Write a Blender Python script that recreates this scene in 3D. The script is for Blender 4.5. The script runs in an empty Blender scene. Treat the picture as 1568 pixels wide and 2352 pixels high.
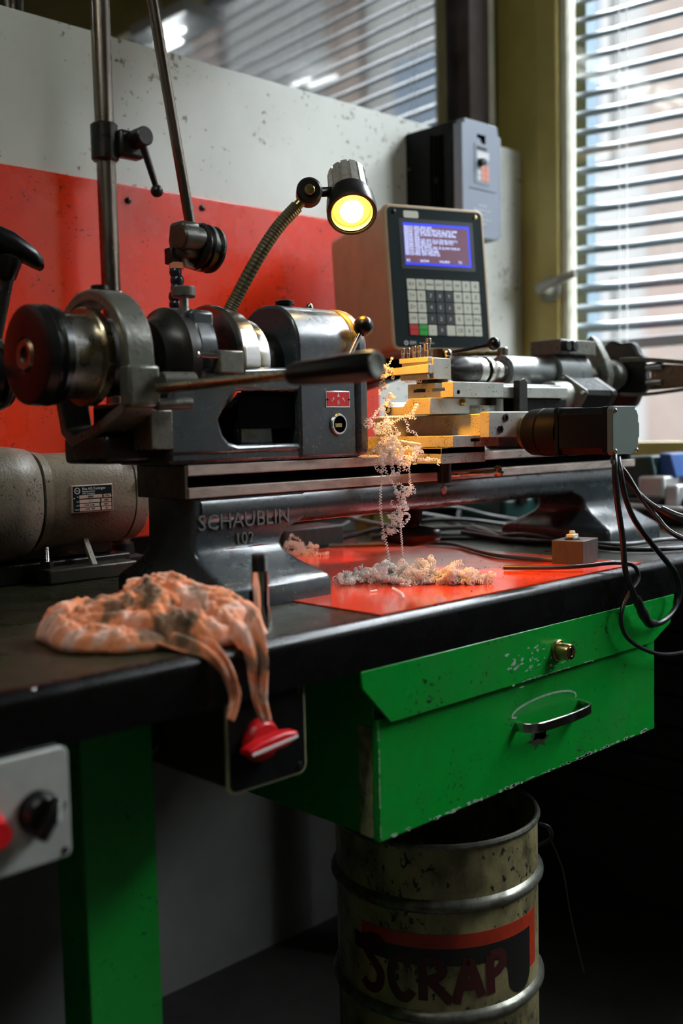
import bpy, bmesh, math, random
import numpy as np
from mathutils import Vector, Matrix, noise as mnoise

sc = bpy.context.scene
COL = sc.collection

# ------------------------------------------------------------------ camera
cam_d = bpy.data.cameras.new('camera')
cam = bpy.data.objects.new('camera', cam_d)
COL.objects.link(cam)
YAW, PITCH, ROLL, FPX = math.radians(44.17856), math.radians(4.38306), math.radians(-1.30545), 2412.68
_f = Vector((math.sin(YAW) * math.cos(PITCH), math.cos(YAW) * math.cos(PITCH), -math.sin(PITCH)))
_r = Vector((math.cos(YAW), -math.sin(YAW), 0))
_u = _r.cross(_f)
_r2 = _r * math.cos(ROLL) + _u * math.sin(ROLL)
_u2 = -_r * math.sin(ROLL) + _u * math.cos(ROLL)
cam.matrix_world = Matrix(((_r2.x, _u2.x, -_f.x, 0), (_r2.y, _u2.y, -_f.y, 0), (_r2.z, _u2.z, -_f.z, 1.11), (0, 0, 0, 1)))
cam_d.sensor_fit = 'VERTICAL'
cam_d.sensor_height = 36.0
cam_d.lens = FPX / 2352 * 36.0
cam_d.clip_start = 0.05
cam_d.dof.use_dof = True
cam_d.dof.focus_distance = 1.47
cam_d.dof.aperture_fstop = 2.6
sc.camera = cam

# ------------------------------------------------------------------ view, sky, window light
sc.view_settings.view_transform = 'Standard'
sc.view_settings.look = 'None'
sc.view_settings.gamma = 1.0
sc.view_settings.use_curve_mapping = False
sc.view_settings.exposure = 1.45
sc.cycles.sample_clamp_indirect = 4.0
sc.cycles.use_denoising = True
sc.cycles.max_bounces = 8
world = bpy.data.worlds.new('overcast_sky')
sc.world = world
world.use_nodes = True
_bg = world.node_tree.nodes['Background']
_bg.inputs[0].default_value = (0.86, 0.94, 1.0, 1)
_bg.inputs[1].default_value = 19.0
def portal(y0, y1, z0, z1, x=2.42):
    ld = bpy.data.lights.new('window_portal', 'AREA')
    ld.shape = 'RECTANGLE'; ld.size = y1 - y0; ld.size_y = z1 - z0
    ld.cycles.is_portal = True
    o = bpy.data.objects.new('window_portal', ld); COL.objects.link(o)
    o.matrix_world = Matrix(((0, 0, 1, x), (1, 0, 0, (y0 + y1) / 2), (0, 1, 0, (z0 + z1) / 2), (0, 0, 0, 1)))
WIN_A = (-0.75, 1.555, 1.01, 2.62)      # y0 y1 z0 z1
portal(*WIN_A)

# ------------------------------------------------------------------ materials
def lin(c):
    return tuple(((v / 12.92) if v <= 0.04045 else ((v + 0.055) / 1.055) ** 2.4) for v in c)
def hexc(h):
    return lin(tuple(int(h[i:i + 2], 16) / 255 for i in (0, 2, 4)))
def mat(name, col, rough=0.5, metal=0.0, var=0.0, vscale=20, dark=None, speck=0.0, sscale=300, speckcol=(0.01, 0.009, 0.007),
        bump=0.0, bscale=200, coat=0.0, rvar=0.1, spec=0.5, sheen=0.0, stretch=(1, 1, 1)):
    m = bpy.data.materials.new(name); m.use_nodes = True
    nt = m.node_tree; N = nt.nodes; L = nt.links
    b = N['Principled BSDF']
    c = hexc(col) if isinstance(col, str) else col
    b.inputs['Base Color'].default_value = (*c, 1)
    b.inputs['Roughness'].default_value = rough
    b.inputs['Metallic'].default_value = metal
    b.inputs['Specular IOR Level'].default_value = spec
    b.inputs['Coat Weight'].default_value = coat
    b.inputs['Coat Roughness'].default_value = 0.12
    b.inputs['Sheen Weight'].default_value = sheen
    if var or speck or bump:
        tc = N.new('ShaderNodeTexCoord'); mp = N.new('ShaderNodeMapping')
        mp.inputs['Scale'].default_value = stretch
        L.new(tc.outputs['Object'], mp.inputs['Vector'])
        out = None
        if var:
            n = N.new('ShaderNodeTexNoise'); n.inputs['Scale'].default_value = vscale; n.inputs['Detail'].default_value = 7
            n.inputs['Roughness'].default_value = 0.62
            L.new(mp.outputs[0], n.inputs['Vector'])
            r = N.new('ShaderNodeMapRange'); r.inputs[1].default_value = 0.38; r.inputs[2].default_value = 0.66
            L.new(n.outputs['Fac'], r.inputs[0])
            mu = N.new('ShaderNodeMath'); mu.operation = 'MULTIPLY'; mu.inputs[1].default_value = var
            L.new(r.outputs[0], mu.inputs[0])
            mx = N.new('ShaderNodeMix'); mx.data_type = 'RGBA'
            L.new(mu.outputs[0], mx.inputs['Factor'])
            mx.inputs['A'].default_value = (*c, 1)
            d = hexc(dark) if isinstance(dark, str) else (dark or tuple(v * 0.35 for v in c))
            mx.inputs['B'].default_value = (*d, 1)
            out = mx.outputs['Result']
            rr = N.new('ShaderNodeMapRange'); rr.inputs[3].default_value = max(0.03, rough - rvar); rr.inputs[4].default_value = min(1, rough + rvar)
            L.new(r.outputs[0], rr.inputs[0]); L.new(rr.outputs[0], b.inputs['Roughness'])
        if speck:
            n2 = N.new('ShaderNodeTexNoise'); n2.inputs['Scale'].default_value = sscale; n2.inputs['Detail'].default_value = 3
            L.new(mp.outputs[0], n2.inputs['Vector'])
            n3 = N.new('ShaderNodeTexNoise'); n3.inputs['Scale'].default_value = sscale * 0.08; n3.inputs['Detail'].default_value = 2
            L.new(mp.outputs[0], n3.inputs['Vector'])
            ad = N.new('ShaderNodeMath'); ad.operation = 'MULTIPLY_ADD'; ad.inputs[1].default_value = 0.45
            L.new(n3.outputs['Fac'], ad.inputs[0]); L.new(n2.outputs['Fac'], ad.inputs[2])
            r2 = N.new('ShaderNodeMapRange'); r2.inputs[1].default_value = 0.93 - 0.14 * speck; r2.inputs[2].default_value = 1.0 - 0.12 * speck
            L.new(ad.outputs[0], r2.inputs[0])
            mx2 = N.new('ShaderNodeMix'); mx2.data_type = 'RGBA'
            L.new(r2.outputs[0], mx2.inputs['Factor'])
            if out: L.new(out, mx2.inputs['A'])
            else: mx2.inputs['A'].default_value = (*c, 1)
            mx2.inputs['B'].default_value = (*speckcol, 1)
            out = mx2.outputs['Result']
        if out: L.new(out, b.inputs['Base Color'])
        if bump:
            n4 = N.new('ShaderNodeTexNoise'); n4.inputs['Scale'].default_value = bscale; n4.inputs['Detail'].default_value = 4
            L.new(mp.outputs[0], n4.inputs['Vector'])
            bp = N.new('ShaderNodeBump'); bp.inputs['Strength'].default_value = bump; bp.inputs['Distance'].default_value = 0.001
            L.new(n4.outputs['Fac'], bp.inputs['Height']); L.new(bp.outputs[0], b.inputs['Normal'])
    return m
def emit(name, col, s):
    m = bpy.data.materials.new(name); m.use_nodes = True
    b = m.node_tree.nodes['Principled BSDF']
    b.inputs['Base Color'].default_value = (0.01, 0.01, 0.01, 1)
    c = hexc(col) if isinstance(col, str) else col
    b.inputs['Emission Color'].default_value = (*c, 1); b.inputs['Emission Strength'].default_value = s
    return m
def glass(name, refl, tint=(1, 1, 1), rough=0.02):
    m = bpy.data.materials.new(name); m.use_nodes = True
    nt = m.node_tree; nt.nodes.clear()
    o = nt.nodes.new('ShaderNodeOutputMaterial'); mx = nt.nodes.new('ShaderNodeMixShader')
    t = nt.nodes.new('ShaderNodeBsdfTransparent'); g = nt.nodes.new('ShaderNodeBsdfGlossy')
    t.inputs[0].default_value = (*tint, 1); g.inputs['Roughness'].default_value = rough
    lw = nt.nodes.new('ShaderNodeLayerWeight'); lw.inputs[0].default_value = 0.25
    mu = nt.nodes.new('ShaderNodeMath'); mu.operation = 'MULTIPLY_ADD'; mu.inputs[1].default_value = 0.5; mu.inputs[2].default_value = refl
    nt.links.new(lw.outputs['Fresnel'], mu.inputs[0]); nt.links.new(mu.outputs[0], mx.inputs[0])
    nt.links.new(t.outputs[0], mx.inputs[1]); nt.links.new(g.outputs[0], mx.inputs[2]); nt.links.new(mx.outputs[0], o.inputs[0])
    return m

MT = {}
def swarf_material():
    m = bpy.data.materials.new('white_plastic_swarf'); m.use_nodes = True
    nt = m.node_tree; b = nt.nodes['Principled BSDF']; o = nt.nodes['Material Output']
    b.inputs['Base Color'].default_value = (0.93, 0.92, 0.91, 1); b.inputs['Roughness'].default_value = 0.35
    t = nt.nodes.new('ShaderNodeBsdfTranslucent'); t.inputs[0].default_value = (0.93, 0.92, 0.92, 1)
    mx = nt.nodes.new('ShaderNodeMixShader'); mx.inputs[0].default_value = 0.45
    nt.links.new(b.outputs[0], mx.inputs[1]); nt.links.new(t.outputs[0], mx.inputs[2]); nt.links.new(mx.outputs[0], o.inputs[0])
    return m
def rag_material():
    m = mat('pink_rag', (0.6, 0.25, 0.16), 0.9, bump=0.4, bscale=900, sheen=0.2, spec=0.2)
    nt = m.node_tree; N = nt.nodes; L = nt.links; b = N['Principled BSDF']
    tc = N['Texture Coordinate']
    n1 = N.new('ShaderNodeTexNoise'); n1.inputs['Scale'].default_value = 21; n1.inputs['Detail'].default_value = 5; n1.inputs['Distortion'].default_value = 0.8
    L.new(tc.outputs['Object'], n1.inputs['Vector'])
    r = N.new('ShaderNodeValToRGB'); L.new(n1.outputs['Fac'], r.inputs[0])
    e = r.color_ramp.elements
    e[0].position = 0.30; e[0].color = (0.055, 0.042, 0.024, 1)
    e[1].position = 0.42; e[1].color = (0.30, 0.15, 0.085, 1)
    for p, c in ((0.46, (0.80, 0.26, 0.11)), (0.55, (0.80, 0.30, 0.16)), (0.61, (0.86, 0.50, 0.40)), (0.68, (0.36, 0.22, 0.14))):
        x = e.new(p); x.color = (*c, 1)
    L.new(r.outputs[0], b.inputs['Base Color'])
    return m
def defmats():
    M = MT
    M['red_board'] = mat('red_board', (0.80, 0.034, 0.004), 0.3, var=0.35, vscale=5, dark=(0.46, 0.016, 0.003), speck=0.25, sscale=160, coat=0.3)
    M['red_sheet'] = mat('red_sheet', (0.80, 0.050, 0.005), 0.2, var=0.3, vscale=9, dark=(0.34, 0.018, 0.006), speck=0.35, sscale=420, coat=0.6)
    M['white_board'] = mat('white_board', (0.66, 0.68, 0.63), 0.38, var=0.3, vscale=3.2, dark=(0.40, 0.39, 0.33), speck=0.22, sscale=80, speckcol=(0.22, 0.18, 0.13))
    M['grey_wall'] = mat('grey_wall', (0.24, 0.235, 0.22), 0.6, var=0.4, vscale=3)
    M['olive'] = mat('olive_paint', (0.36, 0.29, 0.075), 0.45, var=0.4, vscale=6, dark=(0.20, 0.14, 0.03))
    M['cream'] = mat('cream_paint', (0.62, 0.62, 0.50), 0.4, var=0.4, vscale=14, dark=(0.34, 0.31, 0.2))
    M['brown'] = mat('dark_brown_paint', (0.022, 0.010, 0.004), 0.55, var=0.4, vscale=9, spec=0.3)
    M['plaster'] = mat('plaster', (0.20, 0.195, 0.17), 0.8, var=0.2, vscale=4)
    M['concrete'] = mat('concrete_floor', (0.045, 0.042, 0.036), 0.7, var=0.5, vscale=6, bump=0.2)
    M['paint'] = mat('machine_paint', (0.034, 0.046, 0.053), 0.31, var=0.55, vscale=28, dark=(0.012, 0.016, 0.017), speck=0.18, sscale=240, speckcol=(0.16, 0.14, 0.08), bump=0.25, bscale=90, coat=0.25)
    M['cast'] = mat('cast_iron_grey', (0.15, 0.15, 0.125), 0.36, metal=0.45, var=0.6, vscale=60, dark=(0.06, 0.055, 0.04), bump=0.4, bscale=180)
    M['steel'] = mat('ground_steel', (0.52, 0.50, 0.46), 0.3, metal=1.0, var=0.45, vscale=50, dark=(0.22, 0.20, 0.17), rvar=0.12)
    M['bright'] = mat('polished_steel', (0.62, 0.60, 0.57), 0.2, metal=1.0, var=0.2, vscale=30, rvar=0.06)
    M['way'] = mat('bed_way_steel', (0.52, 0.44, 0.39), 0.4, metal=0.35, var=0.7, vscale=45, dark=(0.12, 0.09, 0.07), speck=0.25, sscale=260, stretch=(0.35, 1, 1))
    M['slide'] = mat('scraped_slide_steel', (0.40, 0.41, 0.365), 0.45, metal=0.45, var=0.4, vscale=60, dark=(0.24, 0.24, 0.2), speck=0.75, sscale=520)
    M['slide2'] = mat('ground_slide_steel', (0.42, 0.435, 0.395), 0.4, metal=0.5, var=0.4, vscale=40, dark=(0.28, 0.28, 0.24), speck=0.4, sscale=420)
    M['darksteel'] = mat('blackened_steel', (0.035, 0.033, 0.03), 0.35, metal=0.7, var=0.4, vscale=40)
    M['black'] = mat('black_plastic', (0.005, 0.005, 0.005), 0.28, spec=0.4)
    M['blackm'] = mat('black_satin', (0.0045, 0.0045, 0.0042), 0.5, var=0.3, vscale=80, spec=0.12)
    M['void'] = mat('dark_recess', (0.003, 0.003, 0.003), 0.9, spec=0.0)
    M['rubber'] = mat('cable_rubber', (0.012, 0.012, 0.013), 0.32)
    M['greycable'] = mat('grey_cable', (0.10, 0.095, 0.085), 0.4)
    M['bench'] = mat('bench_top_black', (0.020, 0.021, 0.009), 0.36, spec=0.32, var=0.5, vscale=14, dark=(0.008, 0.008, 0.004), speck=0.2, sscale=350, speckcol=(0.12, 0.12, 0.07), bump=0.15, bscale=60)
    M['edge'] = mat('bench_edge_black', (0.0032, 0.0031, 0.0030), 0.28, spec=0.3, var=0.3, vscale=30, rvar=0.04)
    M['green'] = mat('green_enamel', (0.002, 0.27, 0.026), 0.36, var=0.35, vscale=8, dark=(0.004, 0.13, 0.012), speck=0.22, sscale=190, speckcol=(0.01, 0.03, 0.01), bump=0.1, bscale=60)
    M['greenworn'] = mat('worn_green_edge', (0.30, 0.28, 0.16), 0.5, var=0.9, vscale=55, dark=(0.02, 0.10, 0.01))
    M['chip'] = mat('bare_paint_chip', (0.35, 0.42, 0.36), 0.45, var=0.6, vscale=140, dark=(0.05, 0.20, 0.06))
    M['rust'] = mat('rust_stain', (0.03, 0.018, 0.010), 0.7, var=0.6, vscale=160, dark=(0.004, 0.07, 0.012))
    M['chrome'] = mat('worn_chrome', (0.66, 0.64, 0.62), 0.16, metal=1.0, var=0.2, vscale=60)
    M['brass'] = mat('dull_brass', (0.42, 0.32, 0.13), 0.32, metal=1.0, var=0.3, vscale=60)
    M['motor'] = mat('motor_hammer_paint', (0.22, 0.18, 0.125), 0.42, var=0.5, vscale=30, dark=(0.10, 0.09, 0.07), speck=0.45, sscale=320, bump=0.6, bscale=260)
    M['beige'] = mat('beige_housing', (0.46, 0.33, 0.20), 0.45, var=0.15, vscale=20, bump=0.2, bscale=500)
    M['panelblk'] = mat('front_foil_dark', (0.003, 0.011, 0.012), 0.5, spec=0.15)
    M['keyw'] = mat('key_cream', (0.60, 0.62, 0.52), 0.5)
    M['keyb'] = mat('key_black', (0.008, 0.014, 0.016), 0.45)
    M['keyr'] = mat('key_red', (0.55, 0.006, 0.008), 0.45)
    M['keyg'] = mat('key_green', (0.006, 0.40, 0.02), 0.45)
    M['ink'] = mat('dark_ink', (0.02, 0.02, 0.018), 0.6)
    M['inkw'] = mat('white_ink', (0.7, 0.72, 0.7), 0.5)
    M['invgrey'] = mat('inverter_grey', (0.22, 0.25, 0.31), 0.5, bump=0.1, bscale=600)
    M['orange'] = mat('salmon_key', (0.75, 0.26, 0.16), 0.5)
    M['redp'] = mat('red_plastic', (0.60, 0.006, 0.010), 0.35)
    M['whitep'] = mat('off_white_plate', (0.42, 0.43, 0.40), 0.45, var=0.35, vscale=18, dark=(0.20, 0.19, 0.15))
    M['boxbrown'] = mat('dirty_box_metal', (0.045, 0.036, 0.02), 0.5, var=0.7, vscale=25)
    M['trimc'] = mat('cream_trim', (0.34, 0.33, 0.20), 0.45, var=0.3, vscale=50)
    M['rag'] = rag_material()
    M['swarf'] = swarf_material()
    M['barrel'] = mat('barrel_yellowed', (0.34, 0.29, 0.14), 0.42, var=0.92, vscale=19, dark=(0.045, 0.038, 0.015), speck=0.6, sscale=120, metal=0.1, stretch=(1, 1, 0.7))
    M['barrelrib'] = mat('barrel_bare_rib', (0.22, 0.22, 0.18), 0.36, metal=0.6, var=0.8, vscale=40, dark=(0.03, 0.03, 0.02))
    M['barrelred'] = mat('barrel_red_print', (0.40, 0.03, 0.008), 0.45, var=0.4, vscale=30)
    M['barrelblk'] = mat('barrel_black_print', (0.008, 0.007, 0.006), 0.45)
    M['spray'] = mat('spray_paint_dark_red', (0.050, 0.006, 0.005), 0.5)
    M['slat'] = mat('blind_slat', (0.050, 0.075, 0.090), 0.36, spec=0.4)
    M['blindrail'] = mat('blind_rail', (0.12, 0.15, 0.16), 0.4)
    M['facade'] = mat('stone_facade', (0.030, 0.0292, 0.028), 0.8, var=0.15, vscale=0.6, spec=0.0)
    M['brickpil'] = mat('brick_pier', (0.0245, 0.0200, 0.0175), 0.8, var=0.3, vscale=1.5, spec=0.0)
    M['farpane'] = mat('far_window_pane', (0.017, 0.020, 0.024), 0.5, spec=0.0)
    M['pane'] = glass('window_glass', 0.03)
    M['mirrorpane'] = glass('partition_glass', 0.42, (0.7, 0.72, 0.7), 0.03)
    M['screen'] = emit('screen_mauve', (0.17, 0.060, 0.115), 0.30)
    M['screenb'] = emit('screen_blue', (0.01, 0.03, 0.95), 0.5)
    M['screent'] = emit('screen_text', (0.50, 0.62, 1.0), 0.75)
    M['bulb'] = emit('lamp_glow', (1.0, 0.50, 0.06), 1.1)
    M['bulbcore'] = emit('lamp_core', (1.0, 0.70, 0.25), 12.0)
    M['tube'] = emit('tube_glow', (0.9, 0.97, 1.0), 5.0)
    M['tubew'] = emit('tube_glow_warm', (1.0, 0.74, 0.42), 1.4)
    M['tuben'] = emit('tube_glow_neutral', (0.94, 1.0, 0.92), 17.0)
    M['teal'] = mat('dark_teal_case', (0.008, 0.05, 0.042), 0.4)
    M['blue'] = mat('blue_plate', (0.02, 0.10, 0.35), 0.4)
    M['lightmetal'] = mat('light_metal', (0.55, 0.55, 0.55), 0.35, metal=0.4)
    M['woodblk'] = mat('dark_fibre_block', (0.045, 0.038, 0.033), 0.55, var=0.5, vscale=120, bump=0.4, bscale=300, stretch=(1, 1, 0.25))
    M['yellowbox'] = mat('olive_yellow_plastic', (0.26, 0.21, 0.05), 0.5)
    M['hoseblk'] = mat('navy_hose', (0.012, 0.016, 0.03), 0.25)
    M['skirt'] = mat('dark_boards', (0.055, 0.053, 0.05), 0.5, var=0.3, vscale=9)
    M['pole'] = mat('dull_pole_steel', (0.24, 0.20, 0.165), 0.3, metal=1.0, var=0.4, vscale=30, stretch=(1, 1, 0.2))
    M['letter'] = mat('worn_letter_paint', (0.13, 0.14, 0.135), 0.4, var=0.6, vscale=120, dark=(0.05, 0.055, 0.055))
    M['darkcast'] = mat('oily_cast_iron', (0.055, 0.050, 0.035), 0.4, metal=0.3, var=0.6, vscale=60, bump=0.4, bscale=180)
    M['flexarm'] = mat('flexible_arm', (0.11, 0.090, 0.045), 0.42, metal=0.4)
    M['bronze'] = mat('browned_bronze', (0.30, 0.20, 0.13), 0.35, metal=0.9, var=0.4, vscale=50)
    M['warmsteel'] = mat('stained_steel', (0.46, 0.38, 0.26), 0.28, metal=1.0, var=0.5, vscale=40)
    M['capgrey'] = mat('cap_grey_green', (0.085, 0.115, 0.095), 0.5, bump=0.1, bscale=600)
    M['cellplate'] = mat('bare_plate_metal', (0.50, 0.36, 0.29), 0.4)
    M['handle'] = mat('dull_handle_metal', (0.26, 0.26, 0.23), 0.35, metal=0.5)
    M['capmetal'] = mat('lamp_cap_metal', (0.50, 0.48, 0.43), 0.30, metal=0.35, var=0.4, vscale=70)
    M['smear'] = mat('red_paint_smear', (0.22, 0.02, 0.018), 0.5, var=0.8, vscale=90, dark=(0.05, 0.05, 0.055))
    M['tailgrey'] = mat('stained_grey_steel', (0.24, 0.255, 0.25), 0.34, metal=0.6, var=0.7, vscale=35, dark=(0.09, 0.095, 0.09))
    M['lamplit_bar'] = mat('lamplit_rod_tint', (0.75, 0.60, 0.48), 0.4)  # warm lamp light put into the base colour of the steel bar
defmats()
# ------------------------------------------------------------------ mesh helpers
def rrect(w, h, r, n=5, cx=0, cy=0):
    pts = []
    for (sx, sy, a0) in ((1, 1, 0), (-1, 1, 90), (-1, -1, 180), (1, -1, 270)):
        for i in range(n + 1):
            a = math.radians(a0 + 90 * i / n)
            pts.append((cx + sx * (w / 2 - r) + r * math.cos(a), cy + sy * (h / 2 - r) + r * math.sin(a)))
    return pts
def frame_of(d):
    d = Vector(d).normalized()
    a = Vector((0, 0, 1)) if abs(d.z) < 0.9 else Vector((1, 0, 0))
    u = a.cross(d).normalized(); v = d.cross(u)
    return u, v, d
def smooth_path(pts, n=8, closed=False):
    P = [Vector(p) for p in pts]; out = []
    m = len(P); segs = m if closed else m - 1
    for i in range(segs):
        if closed: p0, p1, p2, p3 = P[(i - 1) % m], P[i], P[(i + 1) % m], P[(i + 2) % m]
        else: p0, p1, p2, p3 = P[max(i - 1, 0)], P[i], P[i + 1], P[min(i + 2, m - 1)]
        for k in range(n):
            t = k / n
            out.append(0.5 * ((2 * p1) + (p2 - p0) * t + (2 * p0 - 5 * p1 + 4 * p2 - p3) * t * t + (3 * p1 - p0 - 3 * p2 + p3) * t ** 3))
    if not closed: out.append(P[-1])
    return out
class MB:
    def __init__(s): s.bm = bmesh.new()
    def poly(s, vs, fs):
        bv = [s.bm.verts.new(Vector(v)) for v in vs]
        for f in fs:
            try: s.bm.faces.new([bv[i] for i in f])
            except ValueError: pass
        return s
    def box(s, x0, x1, y0, y1, z0, z1):
        v = [(x0, y0, z0), (x1, y0, z0), (x1, y1, z0), (x0, y1, z0), (x0, y0, z1), (x1, y0, z1), (x1, y1, z1), (x0, y1, z1)]
        return s.poly(v, [(0, 3, 2, 1), (4, 5, 6, 7), (0, 1, 5, 4), (1, 2, 6, 5), (2, 3, 7, 6), (3, 0, 4, 7)])
    def obox(s, c, size, R):
        hx, hy, hz = (t / 2 for t in size); c = Vector(c)
        v = [c + R @ Vector((x, y, z)) for z in (-hz, hz) for (x, y) in ((-hx, -hy), (hx, -hy), (hx, hy), (-hx, hy))]
        return s.poly(v, [(0, 3, 2, 1), (4, 5, 6, 7), (0, 1, 5, 4), (1, 2, 6, 5), (2, 3, 7, 6), (3, 0, 4, 7)])
    def prism(s, pts, axis, a0, a1):
        def m(p, a):
            return {'x': (a, p[0], p[1]), 'y': (p[0], a, p[1]), 'z': (p[0], p[1], a)}[axis]
        n = len(pts); v = [m(p, a0) for p in pts] + [m(p, a1) for p in pts]
        f = [tuple(range(n - 1, -1, -1)), tuple(range(n, 2 * n))] + [(i, (i + 1) % n, n + (i + 1) % n, n + i) for i in range(n)]
        return s.poly(v, f)
    def loft(s, rings, caps=True, closed_ring=True):
        n = len(rings[0]); v = [p for r in rings for p in r]; f = []
        for k in range(len(rings) - 1):
            for i in range(n if closed_ring else n - 1):
                j = (i + 1) % n
                f.append((k * n + i, k * n + j, (k + 1) * n + j, (k + 1) * n + i))
        if caps:
            f.append(tuple(range(n - 1, -1, -1))); f.append(tuple((len(rings) - 1) * n + i for i in range(n)))
        return s.poly(v, f)
    def lathe(s, prof, p0, d, n=40, a0=0, a1=360, caps=True):
        """prof: (along, radius)"""
        u, v, d = frame_of(d); p0 = Vector(p0); rings = []
        full = abs(a1 - a0) >= 360
        m = n if full else n + 1
        for (t, r) in prof:
            rings.append([p0 + d * t + (u * math.cos(math.radians(a0 + (a1 - a0) * i / n)) + v * math.sin(math.radians(a0 + (a1 - a0) * i / n))) * max(r, 1e-5) for i in range(m)])
        return s.loft(rings, caps and full, full)
    def cyl(s, p0, p1, r, r1=None, n=24, ch=0.0):
        p0 = Vector(p0); d = Vector(p1) - p0; l = d.length; r1 = r if r1 is None else r1
        if ch: pr = [(0, r - ch), (ch, r), (l - ch, r1), (l, r1 - ch)]
        else: pr = [(0, r), (l, r1)]
        return s.lathe(pr, p0, d, n)
    def sphere(s, c, r, n=20, sc3=(1, 1, 1)):
        c = Vector(c); rings = []
        for k in range(n // 2 + 1):
            a = math.pi * k / (n // 2)
            rings.append([c + Vector((math.sin(a) * math.cos(2 * math.pi * i / n) * r * sc3[0] + (1e-6 * math.cos(2 * math.pi * i / n)),
                                       math.sin(a) * math.sin(2 * math.pi * i / n) * r * sc3[1] + (1e-6 * math.sin(2 * math.pi * i / n)), -math.cos(a) * r * sc3[2])) for i in range(n)])
        return s.loft(rings)
    def tube(s, pts, r, n=10, closed=False, ncap=True):
        P = [Vector(p) for p in pts]; m = len(P)
        rs = r if isinstance(r, (list, tuple)) else [r] * m
        t0 = (P[1] - P[0]).normalized(); u, v, _ = frame_of(t0); rings = []
        for i in range(m):
            if closed: t = (P[(i + 1) % m] - P[i - 1]).normalized()
            else: t = (P[min(i + 1, m - 1)] - P[max(i - 1, 0)]).normalized()
            u = (u - t * u.dot(t)).normalized(); v = t.cross(u)
            rings.append([P[i] + (u * math.cos(2 * math.pi * k / n) + v * math.sin(2 * math.pi * k / n)) * rs[i] for k in range(n)])
        if closed: rings.append(rings[0])
        return s.loft(rings, caps=not closed)
    def sweep(s, pts, sec, up, closed=False):
        """sec: 2d points (side, up) swept along pts, 'up' the fixed axis of the section"""
        P = [Vector(p) for p in pts]; m = len(P); up = Vector(up); rings = []
        for i in range(m):
            if closed: t = (P[(i + 1) % m] - P[i - 1]).normalized()
            else: t = (P[min(i + 1, m - 1)] - P[max(i - 1, 0)]).normalized()
            side = t.cross(up).normalized()
            rings.append([P[i] + side * a + up * b for a, b in sec])
        if closed: rings.append(rings[0])
        return s.loft(rings, caps=not closed)
    def text(s, body, size, mtx, ext=0.0004, align='CENTER', res=2, spacing=1.0):
        cu = bpy.data.curves.new('tmp', 'FONT'); cu.body = body; cu.size = size; cu.extrude = ext
        cu.align_x = align; cu.align_y = 'CENTER'; cu.resolution_u = res; cu.space_character = spacing
        o = bpy.data.objects.new('tmp', cu); COL.objects.link(o)
        dg = bpy.context.evaluated_depsgraph_get(); me = bpy.data.meshes.new_from_object(o.evaluated_get(dg))
        me.transform(mtx); s.bm.from_mesh(me)
        bpy.data.objects.remove(o); bpy.data.meshes.remove(me); bpy.data.curves.remove(cu)
        return s
    def mesh(s, name, off=(0, 0, 0), fix=True):
        if fix: bmesh.ops.recalc_face_normals(s.bm, faces=s.bm.faces)
        me = bpy.data.meshes.new(name)
        bmesh.ops.translate(s.bm, verts=s.bm.verts, vec=-Vector(off))
        s.bm.to_mesh(me); s.bm.free(); return me
def finish(me, m, smooth=38):
    me.materials.append(m)
    if smooth:
        me.shade_smooth(); me.set_sharp_from_angle(angle=math.radians(smooth))
def wpos(o):
    p = Vector(o.location)
    while o.parent: o = o.parent; p = p + Vector(o.location)
    return p
def part(name, mb, m, parent, bev=0.0, smooth=38, label=None, kind=None, local=False, seg=2):
    off = (0, 0, 0) if (local or parent is None) else wpos(parent)
    me = mb.mesh(name, off) if isinstance(mb, MB) else mb
    if isinstance(mb, MB): finish(me, MT[m] if isinstance(m, str) else m, smooth)
    o = bpy.data.objects.new(name, me); COL.objects.link(o); o.parent = parent
    if bev:
        b = o.modifiers.new('bevel', 'BEVEL'); b.width = bev; b.segments = seg; b.limit_method = 'ANGLE'; b.angle_limit = math.radians(40)
    if label: o['label'] = label
    if kind: o['kind'] = kind
    return o
def thing(name, label, cat, loc, group=None, rot=None, kind=None):
    o = bpy.data.objects.new(name, None); COL.objects.link(o); o.location = loc
    o.empty_display_size = 0.02
    if rot: o.rotation_euler = rot
    o['label'] = label
    if cat: o['category'] = cat
    if group: o['group'] = group
    if kind: o['kind'] = kind
    return o
def solo(name, mb, m, label, cat, loc, bev=0.0, smooth=38, kind=None, group=None):
    me = mb.mesh(name, loc) if isinstance(mb, MB) else mb
    finish(me, MT[m] if isinstance(m, str) else m, smooth)
    o = bpy.data.objects.new(name, me); COL.objects.link(o); o.location = loc
    if bev:
        b = o.modifiers.new('bevel', 'BEVEL'); b.width = bev; b.segments = 2; b.limit_method = 'ANGLE'; b.angle_limit = math.radians(40)
    o['label'] = label
    if cat: o['category'] = cat
    if kind: o['kind'] = kind
    if group: o['group'] = group
    return o
def struct(name, mb, m, bev=0.0, parent=None):
    me = mb.mesh(name, (0, 0, 0)); finish(me, MT[m])
    o = bpy.data.objects.new(name, me); COL.objects.link(o); o.parent = parent
    if parent is None: o['kind'] = 'structure'
    if bev:
        b = o.modifiers.new('bevel', 'BEVEL'); b.width = bev; b.segments = 2; b.limit_method = 'ANGLE'
    return o
# text facing -y (reads along +x) at a point
def face_y(x, y, z, pitch=0.0):
    return Matrix.Translation((x, y, z)) @ Matrix.Rotation(math.pi / 2, 4, 'X')

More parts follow.
